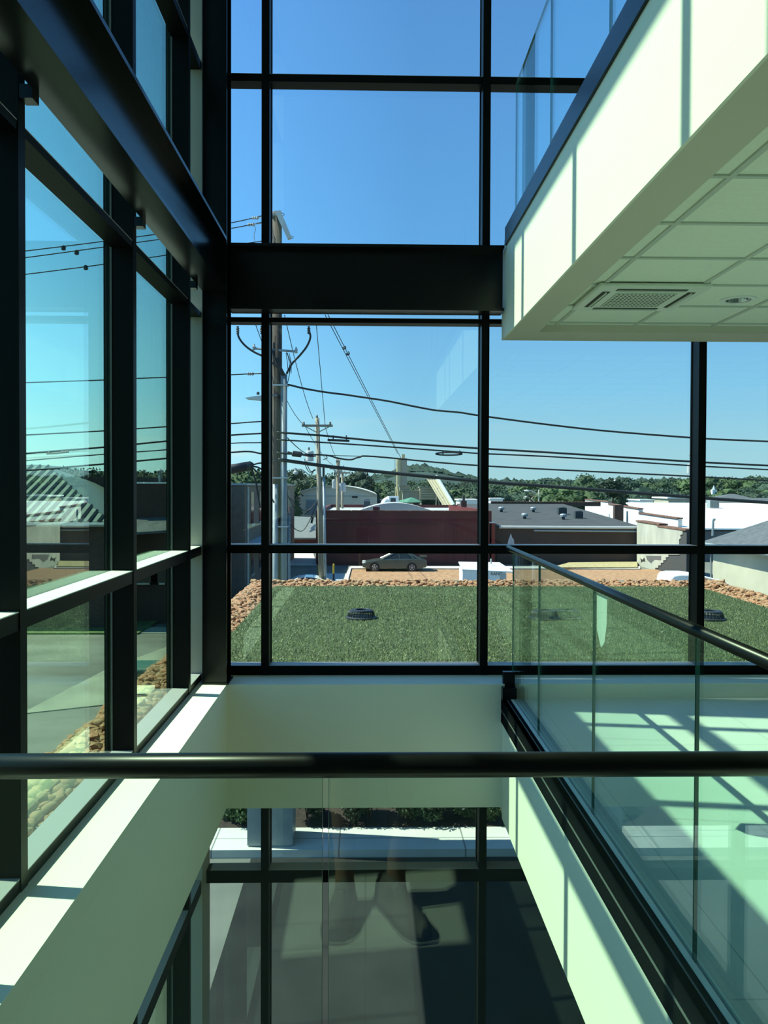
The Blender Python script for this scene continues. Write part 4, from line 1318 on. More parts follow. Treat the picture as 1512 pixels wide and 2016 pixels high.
MB().prism([T(x, y, -.06) for x, y in [(1273, 1094), (1303, 1094), (1303, 1103), (1290, 1102), (1283, 1109), (1276, 1103)]], (.05, 0, 0)).build('bare_patch', mat('bare_grey_render', (.11, .10, .10), .9), pw)
MB().prism([T(x, y, -.06) for x, y in [(1262, 1099), (1266, 1102), (1270, 1098), (1272, 1106), (1267, 1105), (1264, 1108)]], (.05, 0, 0)).build('paint_mark', M['acd'], pw)
m = MB()
m.prism([T(x, y, -.1) for x, y in ((1254, 1024), (1300, 1031), (1300, 1034), (1254, 1027))], (.7, 0, 0))
m.prism([T(x, y, -.1) for x, y in ((1296, 1034), (1352, 1042), (1352, 1045), (1296, 1037))], (.7, 0, 0))
m.build('coping', M['coping'], pw)

# white building behind
Ya = 72
wb = thing('white_building', 'big white building with wide white roof at the right', 'building', (at(1400, 1040, Ya).x, Ya, gz(Ya)))
xl, xr = at(1345, 1041, Ya).x, at(1600, 1041, Ya).x
zf, zb_ = at(1400, 1040, Ya).z, at(1400, 990, 112).z
MB().box(xl, xr, Ya, 110, gz(Ya)-.4, zf-.25).build('wall', M['greywall'], wb)
xb0 = at(1232, 990, 112).x
MB().prism([(xl, Ya-.2, zf-.15), (xr+8, Ya-.2, zf-.15), (xr+40, 112, zb_-.15), (xb0, 112, zb_-.15)], (0, 0, .15)).build('roof', M['whiteroof'], wb)
# stepped white parapet running back
segs = [((1335, 1038), 74, (1312, 1020), 82), ((1312, 1012), 82, (1258, 1004), 92), ((1262, 1000), 92, (1195, 990), 104), ((1200, 985), 104, (1150, 983), 118)]
for (x0, y0), Y0, (x1, y1), Y1 in [((1335, 1022), 73, (1258, 1011), 83), ((1258, 1003), 83, (1198, 993), 97), ((1198, 989), 97, (1152, 984), 114)]:
    A, B = at(x0, y0, Y0), at(x1, y1, Y1)
    lo = -3.6
    MB().prism([(A.x, A.y, lo), (A.x, A.y, A.z), (B.x, B.y, B.z), (B.x, B.y, lo)], (.45, .2, 0)).build('parapet_wall', M['whitebrick'], wb)
    MB().prism([(A.x-.08, A.y-.05, A.z), (A.x-.08, A.y-.05, A.z+.12), (B.x-.08, B.y, B.z+.12), (B.x-.08, B.y, B.z)], (.6, .2, 0)).build('coping', M['coping'], wb)
q = at(1217, 1000, 88)
MB().box(q.x-.45, q.x+.45, 87.6, 88.3, -3, at(1217, 994, 88).z).build('chimney', M['brownbrick'], wb)
condenser(1398, 1416, 984, 1002, 100, 'grey condenser standing on the white roof')
p = at(1405, 1054, 71)
pp = thing('vent_pipe', 'bent grey vent pipe on the white building wall', 'vent', (p.x, 71.6, p.z))
MB().tube(smooth_path([at(1403, 1055, 71.6), at(1404, 1027, 71.6), at(1405, 1023, 71.6), at(1408, 1023, 71.6)], 5), .11, 8).build('pipe', M['galv'], pp)

# beige house with grey hip roof at far right: its long wall faces left into the sun
hx0, hx1, hy0, hy1, ez = 21.0, 36.0, 26.0, 50.0, -1.85
bh = thing('beige_house', 'beige stucco house with grey shingle hip roof at the right edge', 'house', ((hx0+hx1)/2, 38, gz(40)))
MB().box(hx0, hx1, hy0, hy1, gz(40)-.9, ez+.05).build('wall', M['beige'], bh)
m = MB()
o_ = .6
c4 = [(hx0-o_, hy0-o_, ez), (hx1+o_, hy0-o_, ez), (hx1+o_, hy1+o_, ez), (hx0-o_, hy1+o_, ez)]
mx_ = (hx0+hx1)/2
m.add(c4+[(mx_, hy0+7.5, ez+4.2), (mx_, hy1-7.5, ez+4.2)], [(0, 1, 4), (1, 2, 5, 4), (2, 3, 5), (3, 0, 4, 5), (3, 2, 1, 0)])
m.build('roof', M['shingle'], bh)
MB().tube([(hx0-o_-.06, hy0-o_, ez-.02), (hx0-o_-.06, hy1+o_, ez-.02)], .09, 6).tube([(hx0-o_, hy1+o_+.06, ez-.02), (hx1+o_, hy1+o_+.06, ez-.02)], .09, 6).build('gutter', M['unit'], bh)
MB().tube([(hx0-o_, hy1+o_-.2, ez-.1), (hx0-.1, hy1+.1, ez-.55), (hx0-.08, hy1+.05, gz(50))], .05, 6).build('downpipe', M['unit'], bh)
# far dark hip roofs behind the white roof
for x0, x1, yt, yb, Y, lb_ in ((1392, 1530, 972, 992, 150, 'low grey shingle roof far behind the white roof'), (1440, 1620, 980, 1004, 125, 'dark shingle hip roof behind the condenser')):
    A, B = at(x0, yb, Y), at(x1, yb, Y)
    tz = at(x0, yt, Y+6).z
    t = thing('far_house', lb_, 'house', ((A.x+B.x)/2, Y, A.z-4))
    MB().box(A.x+.5, B.x-.5, Y+.5, Y+12, gz(Y), A.z+.1).build('wall', M['greywall'], t)
    m = MB()
    m.add([(A.x, Y, A.z), (B.x, Y, A.z), (B.x, Y+13, A.z), (A.x, Y+13, A.z), (A.x+7, Y+6.5, tz), (B.x-5, Y+6.5, tz)], [(0, 1, 5, 4), (1, 2, 5), (2, 3, 4, 5), (3, 0, 4), (3, 2, 1, 0)])
    m.build('roof', M['shingle'], t)
# pink gable house
Y = 170
A, B, C_ = at(1038, 993, Y), at(1062, 993, Y), at(1048.5, 979, Y)
t = thing('gable_house', 'house with pale pink gable and brown roof in the distance', 'house', (A.x, Y, A.z-4))
MB().prism([(A.x, Y, gz(Y)), (B.x, Y, gz(Y)), (B.x, Y, B.z), (C_.x, Y, C_.z), (A.x, Y, A.z)], (0, .4, 0)).build('gable', M['pinkgable'], t)
e = at(1122, 980, Y).x-C_.x
MB().prism([(C_.x, Y-.2, C_.z+.1), (B.x+.3, Y-.2, B.z-.2), (B.x+e, Y+1, B.z-.2), (C_.x+e, Y+1, C_.z+.1)], (0, .3, .1)).build('roof', M['brownroof'], t)
MB().box(B.x-.2, B.x+e-.5, Y+.4, Y+6, gz(Y), B.z).build('wall', M['tan'], t)
# white sheds at mid distance
for x0, x1, y0, y1, Y, mt, lb_ in ((966, 990, 981, 988, 190, 'white', 'low white building at far left of the dark roof'), (1262, 1286, 983, 990, 160, 'white', 'small white flat building behind the white roof'), (1316, 1362, 979, 990, 155, 'beige', 'long pale house behind the white roof'),
                                   (962, 1040, 990, 996, 140, 'white', 'long low white roof behind the dark roof'), (905, 940, 983, 990, 190, 'white', 'low white shed beyond the bright red gable end')):
    A, B = at(x0, y0, Y), at(x1, y1, Y)
    t = thing('shed', lb_, 'shed', ((A.x+B.x)/2, Y, B.z-2))
    MB().box(A.x, B.x, Y, Y+8, B.z-3, A.z-.25).build('wall', M[mt], t)
    MB().box(A.x-.3, B.x+.3, Y-.3, Y+8.3, A.z-.25, A.z).build('roof', M['white'], t)
# church steeple
p, q = at(1407, 972, 300), at(1407, 955, 300)
t = thing('steeple', 'thin white church steeple rising before the right treeline', 'steeple', (p.x, 300, p.z-5))
MB().box(p.x-.8, p.x+.8, 300, 301.6, p.z-6, at(1407, 964, 300).z).build('tower', M['white'], t)
MB().lathe((p.x, 300.8, at(1407, 964, 300).z), [(.75, 0), (.03, q.z-at(1407, 964, 300).z)], 4).build('spire', M['galv'], t)

# warehouse with curved roof
Yv = 122
A, B = at(576, 1008, Yv), at(742, 1008, Yv)
sh_ = at(582, 974, Yv).z; ap = at(652, 957, Yv).z
vh = thing('warehouse', 'tan metal warehouse with shallow curved roof behind the second pole', 'building', ((A.x+B.x)/2, Yv, gz(Yv)))
m = MB()
pts = []
for i in range(17):
    u = i/16
    pts.append((A.x+(B.x-A.x)*u, Yv, sh_+(ap-sh_)*(1-(2*u-1)**2)))
m.prism([(A.x, Yv, gz(Yv)-1), ]+pts+[(B.x, Yv, gz(Yv)-1)], (0, 40, 0))
m.build('wall', M['tan'], vh)
m = MB()
for i in range(16):
    p, q = pts[i], pts[i+1]
    m.prism([(p[0], Yv-.4, p[2]), (q[0], Yv-.4, q[2]), (q[0], Yv-.4, q[2]+.12), (p[0], Yv-.4, p[2]+.12)], (0, 40.8, 0))
m.build('roof', M['concrete'], vh)
q0, q1 = at(604, 984, Yv-.1), at(626, 1013, Yv-.1)
MB().box(q0.x, q1.x, Yv-.12, Yv+.02, q1.z, q0.z).build('door', M['unit'], vh)
q0, q1 = at(693, 977, Yv-.1), at(704, 980, Yv-.1)
MB().box(q0.x, q1.x, Yv-.12, Yv+.02, q1.z, q0.z).build('vent_louvre', M['acd'], vh)
q0 = at(573, 976, Yv-3)
MB().box(at(580, 976, Yv-3).x, at(587, 976, Yv-3).x, Yv-.5, Yv, gz(Yv)-1, sh_+.1).build('corner_trim', M['pinkgable'], vh)
m = MB()
for k in range(22):
    x = A.x+(B.x-A.x)*k/21
MB().box(A.x+.3, B.x, Yv-.05, Yv+.01, at(650, 976, Yv).z-.06, at(650, 976, Yv).z).build('seam', M['unit'], vh)
# low grey roofed building in the alley
Y = 84
A, B = at(545, 1061, Y), at(624, 1061, Y)
t = thing('brick_building', 'low dark red shop with grey sloping roof at the end of the alley', 'building', (A.x, Y, gz(Y)))
MB().box(A.x, B.x, Y, Y+14, gz(Y)-.3, A.z).build('wall', M['redbrick'], t)
MB().prism([(A.x-.3, Y-.5, A.z), (B.x+.2, Y-.5, A.z), (B.x+.2, Y+14, at(600, 1022, Y+14).z), (A.x-.3, Y+14, at(560, 1018, Y+14).z)], (0, 0, .15)).build('roof', mat('slate_grey_roof', (.14, .155, .15), .85), t)
MB().box(at(572, 1072, Y).x, at(618, 1072, Y).x, Y-.6, Y, at(600, 1075, Y).z, at(600, 1072, Y).z).build('door_lintel', M['ceramic'], t)
fl = thing('flood_lamp', 'pair of white floodlamps on the alley corner of the red building', 'lamp', at(617, 1040, 67.6))
for dx, dy in ((0, 0), (-2, 6)):
    q = at(617+dx, 1038+dy, 67.4)
    MB().tube([q+Vector((-.22, 0, -.12)), q+Vector((.2, 0, .15))], [.05, .13], 8).build('lamp_head', M['white'], fl)
MB().tube([at(621, 1044, 67.9), at(614, 1042, 67.5)], .03, 6).build('bracket', M['unit'], fl)

# concrete batching plant
Yq = 260
t = thing('silo', 'tall yellowish twin silo tower with ladder rising over the trees', 'silo', (at(789, 985, Yq).x, Yq, gz(Yq)))
p0, p1 = at(785, 902, Yq), at(797, 902, Yq)
zt_ = p0.z
r_ = (at(790, 900, Yq).x-at(781, 900, Yq).x)/2
MB().lathe((p0.x, Yq, 0), [(r_, at(785, 961, Yq).z), (r_, zt_)], 20).lathe((p0.x, Yq, 0), [(r_*.4, gz(Yq)+3), (r_, at(785, 961, Yq).z)], 20).build('silo_shell', M['silo'], t, smooth=False)
q0, q1 = at(788, 902, Yq), at(801, 962, Yq)
MB().box(q0.x, q1.x, Yq-.2, Yq+3, q1.z, q0.z).build('elevator_shaft', mat('weathered_silo_wall', (.40, .34, .25), .8), t)
q0, q1 = at(791, 894, Yq), at(797, 903, Yq)
MB().box(q0.x, q1.x, Yq, Yq+1.5, q1.z, q0.z).build('head_house', M['silo'], t)
m = MB()
xl_ = at(780, 930, Yq).x
for k in range(30):
    z = at(780, 985-k*2.7, Yq).z
    m.box(xl_-.5, xl_, Yq-.6, Yq-.5, z, z+.08)
m.box(xl_-.55, xl_-.45, Yq-.6, Yq-.5, gz(Yq), zt_).box(xl_-.02, xl_+.08, Yq-.6, Yq-.5, gz(Yq), zt_)
m.build('ladder', M['silo'], t)
m = MB()
for px in (780, 788, 797):
    q = at(px, 990, Yq); m.tube([(q.x, Yq+.2, gz(Yq)), (q.x, Yq+.2, at(px, 958, Yq).z)], .25, 6)
m.build('support_leg', M['silo'], t)
def plain(nm, lb_, cat, x0, x1, y0, y1, Y, d, mt):
    A, B = at(x0, y0, Y), at(x1, y1, Y)
    t = thing(nm, lb_, cat, ((A.x+B.x)/2, Y, B.z))
    MB().box(A.x, B.x, Y, Y+d, B.z, A.z-.35).build('wall', mt, t)
    MB().box(A.x-.25, B.x+.25, Y-.25, Y+d+.25, A.z-.35, A.z).build('roof', M['plantgrey'], t)
    return t, A, B
t, A, B = plain('hopper', 'tilted grey hopper beside the silo tower', 'hopper', 787, 806, 955, 966, 250, 4, M['plantgrey'])
t, A, B = plain('plant_shed', 'dusty plant shed between silo tower and aggregate bin', 'shed', 793, 830, 965, 998, 248, 6, M['plantgrey'])
t, A, B = plain('aggregate_bin', 'big dusty ribbed bin under the head of the conveyor', 'bin', 827, 862, 958, 984, 246, 6, M['plantgrey'])
m = MB()
for k in range(5):
    z = B.z+(A.z-B.z)*(k+.5)/5.4
    m.box(A.x-.05, B.x+.05, 245.85, 246, z, z+.18)
m.build('rib', M['silo'], t)
t = thing('conveyor', 'long inclined pale conveyor running up to the aggregate bin', 'conveyor', at(884, 995, 240))
c0, c1 = at(882, 996, 238), at(848, 940, 246)
MB().prism([c0+Vector((-1.4, 0, 0)), c0+Vector((1.2, 0, 0)), c1+Vector((1.2, 0, 0)), c1+Vector((-1.4, 0, 0))], (0, 1, 0)).build('gallery', mat('yellowed_cream_paint', (.55, .47, .30), .7), t)
MB().tube([c0+Vector((1.6, 0, .2)), c1+Vector((1.6, 0, .4))], .55, 8).build('cover_pipe', mat('pale_green_paint', (.52, .62, .56), .6), t)
m = MB()
for k in range(3):
    o_ = Vector((-1.0+k*.8, -.12, 0)); m.tube([c0+o_, c1+o_], .12, 4)
m.build('rail', M['plantgrey'], t)
m = MB()
for u in (.3, .62):
    q = c0.lerp(c1, u); m.tube([q, (q.x-.4, q.y, gz(240))], .2, 5).tube([q, (q.x+.8, q.y, gz(240))], .2, 5)
m.build('trestle', M['plantgrey'], t)
q = c1
MB().box(q.x-1.2, q.x+1.5, q.y-.5, q.y+1.5, q.z-.4, q.z+.6).build('head_pulley', M['plantgrey'], t)
Y = 200
A, B = at(784, 988, Y), at(832, 988, Y)
t = thing('open_shed', 'open shed with green pitched roof below the silo tower', 'shed', (A.x, Y, gz(Y)))
ap = at(800, 979, Y)
m = MB()
m.add([(A.x, Y, A.z), (at(800, 989, Y).x, Y-2, at(800, 989, Y).z), (ap.x+1.5, Y+3, ap.z), (at(812, 979, Y).x, Y+3, ap.z), (B.x, Y+2, B.z), (B.x, Y+9, B.z), (A.x, Y+8, A.z)],
      [(0, 1, 3, 2), (1, 4, 3), (4, 5, 3), (5, 6, 2, 3), (6, 0, 2)])
m.build('roof', M['greenshed'], t)
for px in (789, 799, 811, 829):
    q = at(px, 990, Y+.5); MB().tube([(q.x, Y+1, gz(Y)), (q.x, Y+1, q.z)], .2, 6).build('post', M['silo'], t)
MB().box(at(800, 990, Y).x, B.x-.5, Y+6, Y+8, gz(Y), at(800, 991, Y).z).build('back_wall', M['unitd'], t)
t = thing('tanker', 'dark tank vehicle parked before the trees left of the silo tower', 'tank', at(752, 998, 150))
c = at(752, 990, 150)
MB().lathe((c.x-1.2, 150, c.z), [(.2, 0), (.6, .1), (.7, .25), (.7, 2.2), (.6, 2.35), (.2, 2.45)], 16, 'x').build('tank', M['unitd'], t)
MB().box(c.x-1.2, c.x+1.2, 149.5, 150.5, c.z-1.6, c.z-.55).build('chassis', M['unit'], t)

# ================================================================== POLES AND CABLES
YP = 24.0
z0 = -4.2
a, b_ = at(545, 1000, YP), at(545, 418, YP)
up_ = thing('utility_pole', 'weathered wooden utility pole with conduits, nearest to the far windows', 'utility pole', (a.x, YP, z0))
MB().tube([(a.x, YP, z0), (a.x, YP, b_.z)], [.165, .135], 14).build('pole', M['wood'], up_, smooth=True)
def conduit(px, ptop, r_, y, mt='pvc'):
    p = at(px, ptop, YP)
    return MB().tube([(p.x, y, z0), (p.x, y, p.z)], r_, 12).build('conduit', M[mt], up_, smooth=True)
conduit(559.5, 738, .095, YP-.10)
conduit(544, 953, .078, YP-.24)
conduit(568, 1015, .05, YP+.05)
conduit(536, 655, .022, YP-.14, 'galv')
m = MB()
for py in (760, 941, 1036):
    p = at(550, py, YP)
    m.box(p.x-.23, p.x+.26, YP-.26, YP-.2, p.z-.02, p.z+.02).box(p.x+.24, p.x+.27, YP-.2, YP+.05, p.z-.02, p.z+.02)
m.build('strap', M['ceramic'], up_)
# pole top bracket running down to the right
p0, p1 = at(537, 421, YP-.1), at(572, 472, YP-.6)
MB().prism([at(543, 421, YP-.15), at(553, 417, YP-.15), at(575, 470, YP-.15), at(567, 473, YP-.15)], (0, -.16, 0)).build('top_crossarm', M['ceramic'], up_)
MB().prism([at(533, 421, YP-.2), at(552, 417, YP-.2), at(552, 423, YP-.2), at(533, 424, YP-.2)], (0, .4, 0)).build('pole_cap', M['unit'], up_)
m = MB()
for px, py in ((557, 422), (575, 467)):
    c = at(px, py, YP-.2)
    ring = [c+Vector((.035*math.cos(t_), 0, .035*math.sin(t_))) for t_ in [k*math.pi/5 for k in range(11)]]
    m.tube(ring, .008, 5); m.tube([c-Vector((.12, 0, -.01)), c-Vector((.035, 0, 0))], .008, 5)
m.build('eye_bolt', M['drain'], up_)
# equipment arm with cut-outs at mid height
m = MB()
A, B = at(500, 686, YP-.1), at(583, 692, YP-.1)
m.tube([A, B], .035, 6)
m.build('crossarm', M['galv'], up_)
m = MB()
for q in (A, B):
    m.lathe((q.x, q.y, q.z-.05), [(.03, 0), (.055, .03), (.03, .06), (.055, .09), (.03, .13), (.02, .18)], 10)
m.build('insulator', M['ceramic'], up_)
m = MB()
for px in (468, 515, 608):
    q = at(px, 644, YP-.1)
    m.lathe((q.x, q.y, q.z-.14), [(.02, -.06), (.05, -.03), (.025, 0), (.055, .03), (.025, .06), (.055, .09), (.025, .12), (.04, .16)], 10)
m.build('cable_terminator', M['drain'], up_)
def pcab(pix, Y, r_, n=6):
    return smooth_path([at(x, y, Y) for x, y in pix], n)
m = MB()
for pix in ([(468, 650), (470, 664), (482, 680), (500, 693), (520, 703), (545, 722), (557, 738)], [(608, 650), (611, 664), (604, 682), (590, 700), (575, 716), (564, 736)],
            [(515, 650), (522, 668), (535, 690), (545, 715), (556, 738)], [(545, 705), (553, 724), (560, 738)]):
    m.tube(pcab(pix, YP-.2, .03), .030, 7)
m.build('riser_cable', M['cable'], up_, smooth=True)
m = MB()
for dx in (0, 3, 6):
    m.tube(pcab([(563+dx, 695), (566+dx*1.2, 715), (567+dx, 735)], YP-.15, .01), .010, 5)
m.tube(pcab([(564, 693), (572, 715), (570, 735), (566, 755)], YP-.15, .01), .012, 5)
m.build('thin_wire', M['cable'], up_)
# street lamp head carried by the pole
lm = MB()
lm.tube([at(545, 778, YP-.2), at(518, 779, YP-1.0)], .03, 6).build('lamp_arm', M['galv'], up_)
lm = MB()
q = at(482, 783, YP-1.3); q2 = at(518, 783, YP-1.3)
lm.prism([(q.x, q.y, q.z), (q.x+.06, q.y, q.z-.03), (q2.x, q.y, q2.z-.07), (q2.x, q.y, q2.z+.07), (q.x+.3, q.y, q.z+.05)], (0, .26, 0))
h = lm.build('lamp_head', M['offwhite'], up_)
MB().lathe((at(508, 778, YP-1.2).x, YP-1.2, at(508, 777, YP-1.2).z), [(.04, 0), (.04, .06), (.01, .08)], 10).build('photocell', M['drain'], h)
def insul(px, py, Y, nm='insulator'):
    q = at(px, py, Y)
    m = MB()
    m.lathe((q.x-.12, q.y, q.z), [(.02, 0), (.06, .03), (.02, .06), (.06, .09), (.02, .12), (.06, .15), (.02, .2)], 10, 'x')
    m.tube([q, at(px+18, py-2, Y)], .012, 5)
    return m
for px, py in ((504, 429), (496, 442), (495, 736)):
    insul(px, py, YP-.1).build('strain_insulator', M['ceramic'], up_)
m = MB()
m.tube(pcab([(501, 444), (503, 452), (500, 463), (502, 482)], YP-.1, .01), .009, 5)
m.build('drop_wire', M['galv'], up_)

def cable(pix, r_, label, Y0=YP, Y1=None, n=6, parts=None, group=None):
    Y1 = Y0 if Y1 is None else Y1
    x0, x1 = pix[0][0], pix[-1][0]
    P = [at(x, y, Y0+(Y1-Y0)*(x-x0)/(x1-x0)) for x, y in pix]
    c = P[0]
    o = MB().tube(smooth_path(P, n), r_, 7).build('overhead_cable', M['cable'], loc=c, smooth=True)
    tag(o, label, 'cable', group)
    return o
YR = YP-.25
k = cable([(566, 757), (575, 759), (600, 765), (640, 772), (680, 777), (700, 780), (760, 789), (820, 801), (860, 808), (905, 812), (950, 819), (1080, 836), (1200, 849), (1366, 862), (1440, 866), (1560, 871)], .028, 'wavy black cable crossing highest from the conduit of the near pole to the right', YR, 25)
k = cable([(545, 851), (570, 853), (640, 858), (690, 863), (800, 873), (950, 883), (1100, 892), (1366, 909), (1560, 919)], .030, 'second overhead cable right of the near pole with a slack box', YR, 25)
m = MB()
q0, q1 = at(645, 866, YR+.1), at(688, 868, YR+.1)
m.tube([q0, q1], .035, 7)
for x in (656, 682):
    m.tube([at(x, 866, YR+.1), at(x, 857, YR+.1)], .018, 5)
m.build('slack_bracket', M['cable'], k)
for c_ in k.children: c_.location = (0, 0, 0)
k = cable([(545, 866), (570, 867), (740, 878), (905, 890), (950, 893), (1100, 900), (1366, 917), (1560, 927)], .022, 'third overhead cable right of the near pole with an oval slack loop', YR, 25)
m = MB()
pts = [at(884+26*math.cos(t_), 893.5+2.6*math.sin(t_), YR+.15) for t_ in [j*math.pi/12 for j in range(25)]]
m.tube(pts, .026, 6)
for x in (872, 905):
    m.tube([at(x, 894, YR+.15), at(x, 887, YR+.15)], .02, 5)
m.build('slack_loop', M['cable'], k)
k = cable([(545, 891), (575, 894), (640, 896), (665, 902), (690, 905), (708, 900), (740, 899), (950, 917), (1366, 938), (1560, 949)], .024, 'fourth overhead cable right of the near pole with a drooping bend', YR, 25)
k = cable([(566, 892), (640, 896), (700, 898), (740, 899)], .010, 'thin strand above the drooping bend of the fourth cable', YR-.05, YR+.3)
k = cable([(548, 905), (565, 907), (660, 920), (800, 934), (950, 948), (1100, 959), (1366, 979), (1560, 993)], .052, 'thickest black cable crossing lowest to the right of the near pole', YR, 25)
# splice case hanging on the drooping bend
t = thing('splice_case', 'black cable splice case hanging beside the near pole conduit', 'splice case', at(584, 898, YR-.1))
MB().tube([at(575, 892, YR-.1), at(576.5, 893, YR-.1), at(593, 895, YR-.1), at(594.5, 896, YR-.1)], [.05, .085, .085, .05], 10).build('case', M['drain'], t)
MB().tube(smooth_path([at(566, 890, YR-.1), at(575, 892, YR-.1), at(594, 895, YR-.1), at(612, 898, YR-.1), at(622, 897, YR-.1)], 4), .03, 6).build('cable_stub', M['cable'], t)
# big splice case left of the pole
t = thing('splice_case', 'large black splice case with cable tails left of the near pole', 'splice case', at(470, 924, YR-2))
MB().tube([at(420, 930, YR-2), at(440, 926.5, YR-2), at(494, 917, YR-2), at(499, 917, YR-2)], [.10, .125, .125, .07], 14).build('case', M['drain'], t, smooth=True)
m = MB()
for pix in ([(496, 916), (510, 912), (545, 908)], [(496, 918), (512, 922), (535, 940)], [(496, 920), (508, 932), (520, 955), (540, 990)], [(495, 922), (503, 945), (507, 968), (512, 1000)]):
    m.tube(smooth_path([at(x, y, YR-2+.02*i) for i, (x, y) in enumerate(pix)], 6), .024, 6)
m.build('cable_tail', M['cable'], t, smooth=True)
# lines running left from the pole, seen through both windows
YL = YP
for pix, r_, lb_ in (([(520, 424), (453, 439), (330, 458), (190, 477), (60, 493), (-80, 510)], .014, 'topmost line running left from the near pole top'),
                     ([(520, 437), (453, 450), (330, 469), (200, 487), (60, 506), (-80, 523)], .014, 'second line running left from the near pole top'),
                     ([(520, 474), (480, 480), (330, 502), (207, 520), (60, 539), (-80, 556)], .014, 'third line running left below the pole top'),
                     ([(545, 735), (492, 736), (453, 738), (272, 745), (210, 748), (60, 753), (-80, 757)], .016, 'line running left from the white insulator by the pole lamp'),
                     ([(545, 828), (495, 831), (453, 834), (330, 840), (210, 848), (60, 856), (-80, 863)], .018, 'line running left just below the street lamp head'),
                     ([(545, 849), (520, 853), (480, 855), (453, 857), (333, 868), (210, 880), (60, 892), (-80, 904)], .024, 'line running left with a slack bracket, above the splice case'),
                     ([(545, 870), (510, 871.5), (453, 873), (333, 885), (210, 894), (60, 906), (-80, 917)], .016, 'thin line running left between slack bracket and splice case'),
                     ([(545, 893), (515, 893), (490, 889), (453, 891), (333, 902), (210, 913), (60, 926), (-80, 938)], .024, 'lowest line running left just above the splice case')):
    k = cable(pix, r_, lb_, YL, YL-3)
    if 'slack bracket, above' in lb_:
        m = MB()
        m.tube(smooth_path([at(92, 893, YL-2.5), at(112, 892, YL-2.5), at(135, 889, YL-2.5)], 4), .03, 6)
        for x in (97, 122): m.tube([at(x, 893, YL-2.5), at(x, 887, YL-2.5)], .018, 5)
        m.build('slack_bracket', M['ceramic'], k)
for px, py, lb_ in ((125, 488, 'small dark marker ball on the topmost left line'), (151, 497, 'small dark marker ball on the second left line'), (169, 527, 'small dark marker ball on the third left line')):
    q = at(px, py-.5, YL-2.2)
    o = MB().lathe((q.x, q.y, q.z-.07), [(.02, 0), (.06, .02), (.06, .10), (.02, .13)], 10).build('line_marker', M['drain'])
    tag(o, lb_, 'line marker')
# lines climbing away from the pole head to the far poles
def line_to(pa, Ya_, pb, Yb_, r0_, r1_, label, sag=.0, n=14):
    A, B = at(*pa, Ya_), at(*pb, Yb_)
    P = []
    for i in range(n+1):
        u = i/n
        p = A.lerp(B, u); p.z -= sag*4*u*(1-u); P.append(p)
    o = MB().tube(P, [r0_+(r1_-r0_)*i/n for i in range(n+1)], 6).build('overhead_line', M['cable'], loc=A, smooth=True)
    return tag(o, label, 'cable')
k = line_to((640, 620), 26, (783, 893), 62, .014, .02, 'left wire of the double line falling towards the silo tower')
line_to((646, 620), 26, (790, 903), 62, .014, .02, 'right wire of the double line falling towards the silo tower')
m = MB()
for a_, b2 in (((674, 687), (681, 686)), ((681, 699), (688, 697))):
    m.tube([at(*a_, 28), at(*b2, 28)], .03, 6); m.tube([at(a_[0]+1, a_[1]-4, 28), at(a_[0]+3, a_[1], 28)], .02, 5); m.tube([at(b2[0]-2, b2[1]-5, 28), at(b2[0], b2[1], 28)], .02, 5)
q = at(678, 690, 28)
tag(m.build('line_spacer', M['drain'], loc=q), 'pair of spacers clamped on the double line', 'spacer')
line_to((622, 630), 26, (640, 836), 44, .012, .016, 'steep wire falling to the right end of the second pole crossarm', 0)
line_to((560, 620), 25, (616, 824), 44, .012, .016, 'steep wire falling to the top of the second pole', .3)
line_to((500, 630), 25, (600, 838), 44, .012, .016, 'steep wire from the pole lamp to the left end of the crossarm', .5)
line_to((640, 838), 44, (665, 905), 76, .016, .02, 'wire from the second pole crossarm to the third pole', .3)
line_to((600, 838), 44, (655, 915), 76, .016, .02, 'wire from the left end of the crossarm to the third pole', .3)
line_to((566, 862), 24.5, (612, 896), 44, .016, .016, 'slanting wire from the near pole down to the second pole transformer', .1)

# second pole
Y2 = 44
a, b_ = at(633, 1000, Y2), at(624.5, 823, Y2)
sp2 = thing('utility_pole', 'grey wooden utility pole with crossarm and transformer, second from the windows', 'utility pole', (a.x, Y2, gz(Y2)))
bx = at(635, 1140, Y2).x
MB().tube([(bx, Y2, gz(Y2)-.2), (b_.x, Y2, b_.z)], [.16, .11], 12).build('pole', M['wood2'], sp2, smooth=True)
A, B = at(594, 838, Y2-.2), at(655, 838, Y2-.2)
MB().box(A.x, B.x, Y2-.25, Y2-.13, A.z-.06, A.z+.06).build('crossarm', M['wood2'], sp2)
m = MB()
m.tube([at(602, 840, Y2-.2), at(623, 851, Y2-.2)], .025, 5).tube([at(648, 840, Y2-.2), at(627, 851, Y2-.2)], .025, 5)
m.build('brace', M['wood2'], sp2)
for px in (598, 650, 624):
    q = at(px, 836 if px != 624 else 823, Y2-.2)
    MB().lathe((q.x, q.y, q.z), [(.03, 0), (.07, .03), (.04, .08), (.06, .11), (.02, .16)], 8).build('insulator', M['drain'], sp2)
q = at(610, 908, Y2-.3)
tr = MB().lathe((q.x, q.y, q.z), [(.17, 0), (.20, .02), (.20, .50), (.17, .54), (.05, .56)], 16).build('transformer', M['offwhite'], sp2, smooth=False)
MB().lathe((q.x-.05, q.y, q.z+.56), [(.03, 0), (.05, .04), (.03, .08), (.05, .12), (.02, .18)], 8).build('bushing', M['drain'], tr)
q0, q1 = at(637.5, 940, Y2-.2), at(641, 1140, Y2-.2)
MB().tube([(q1.x, Y2-.2, gz(Y2)), (q0.x, Y2-.2, q0.z)], .07, 10).build('conduit', M['galv'], sp2, smooth=True)
MB().tube([at(637, 938, Y2-.2), at(637, 920, Y2-.2)], .06, 6).build('switch', M['drain'], sp2)
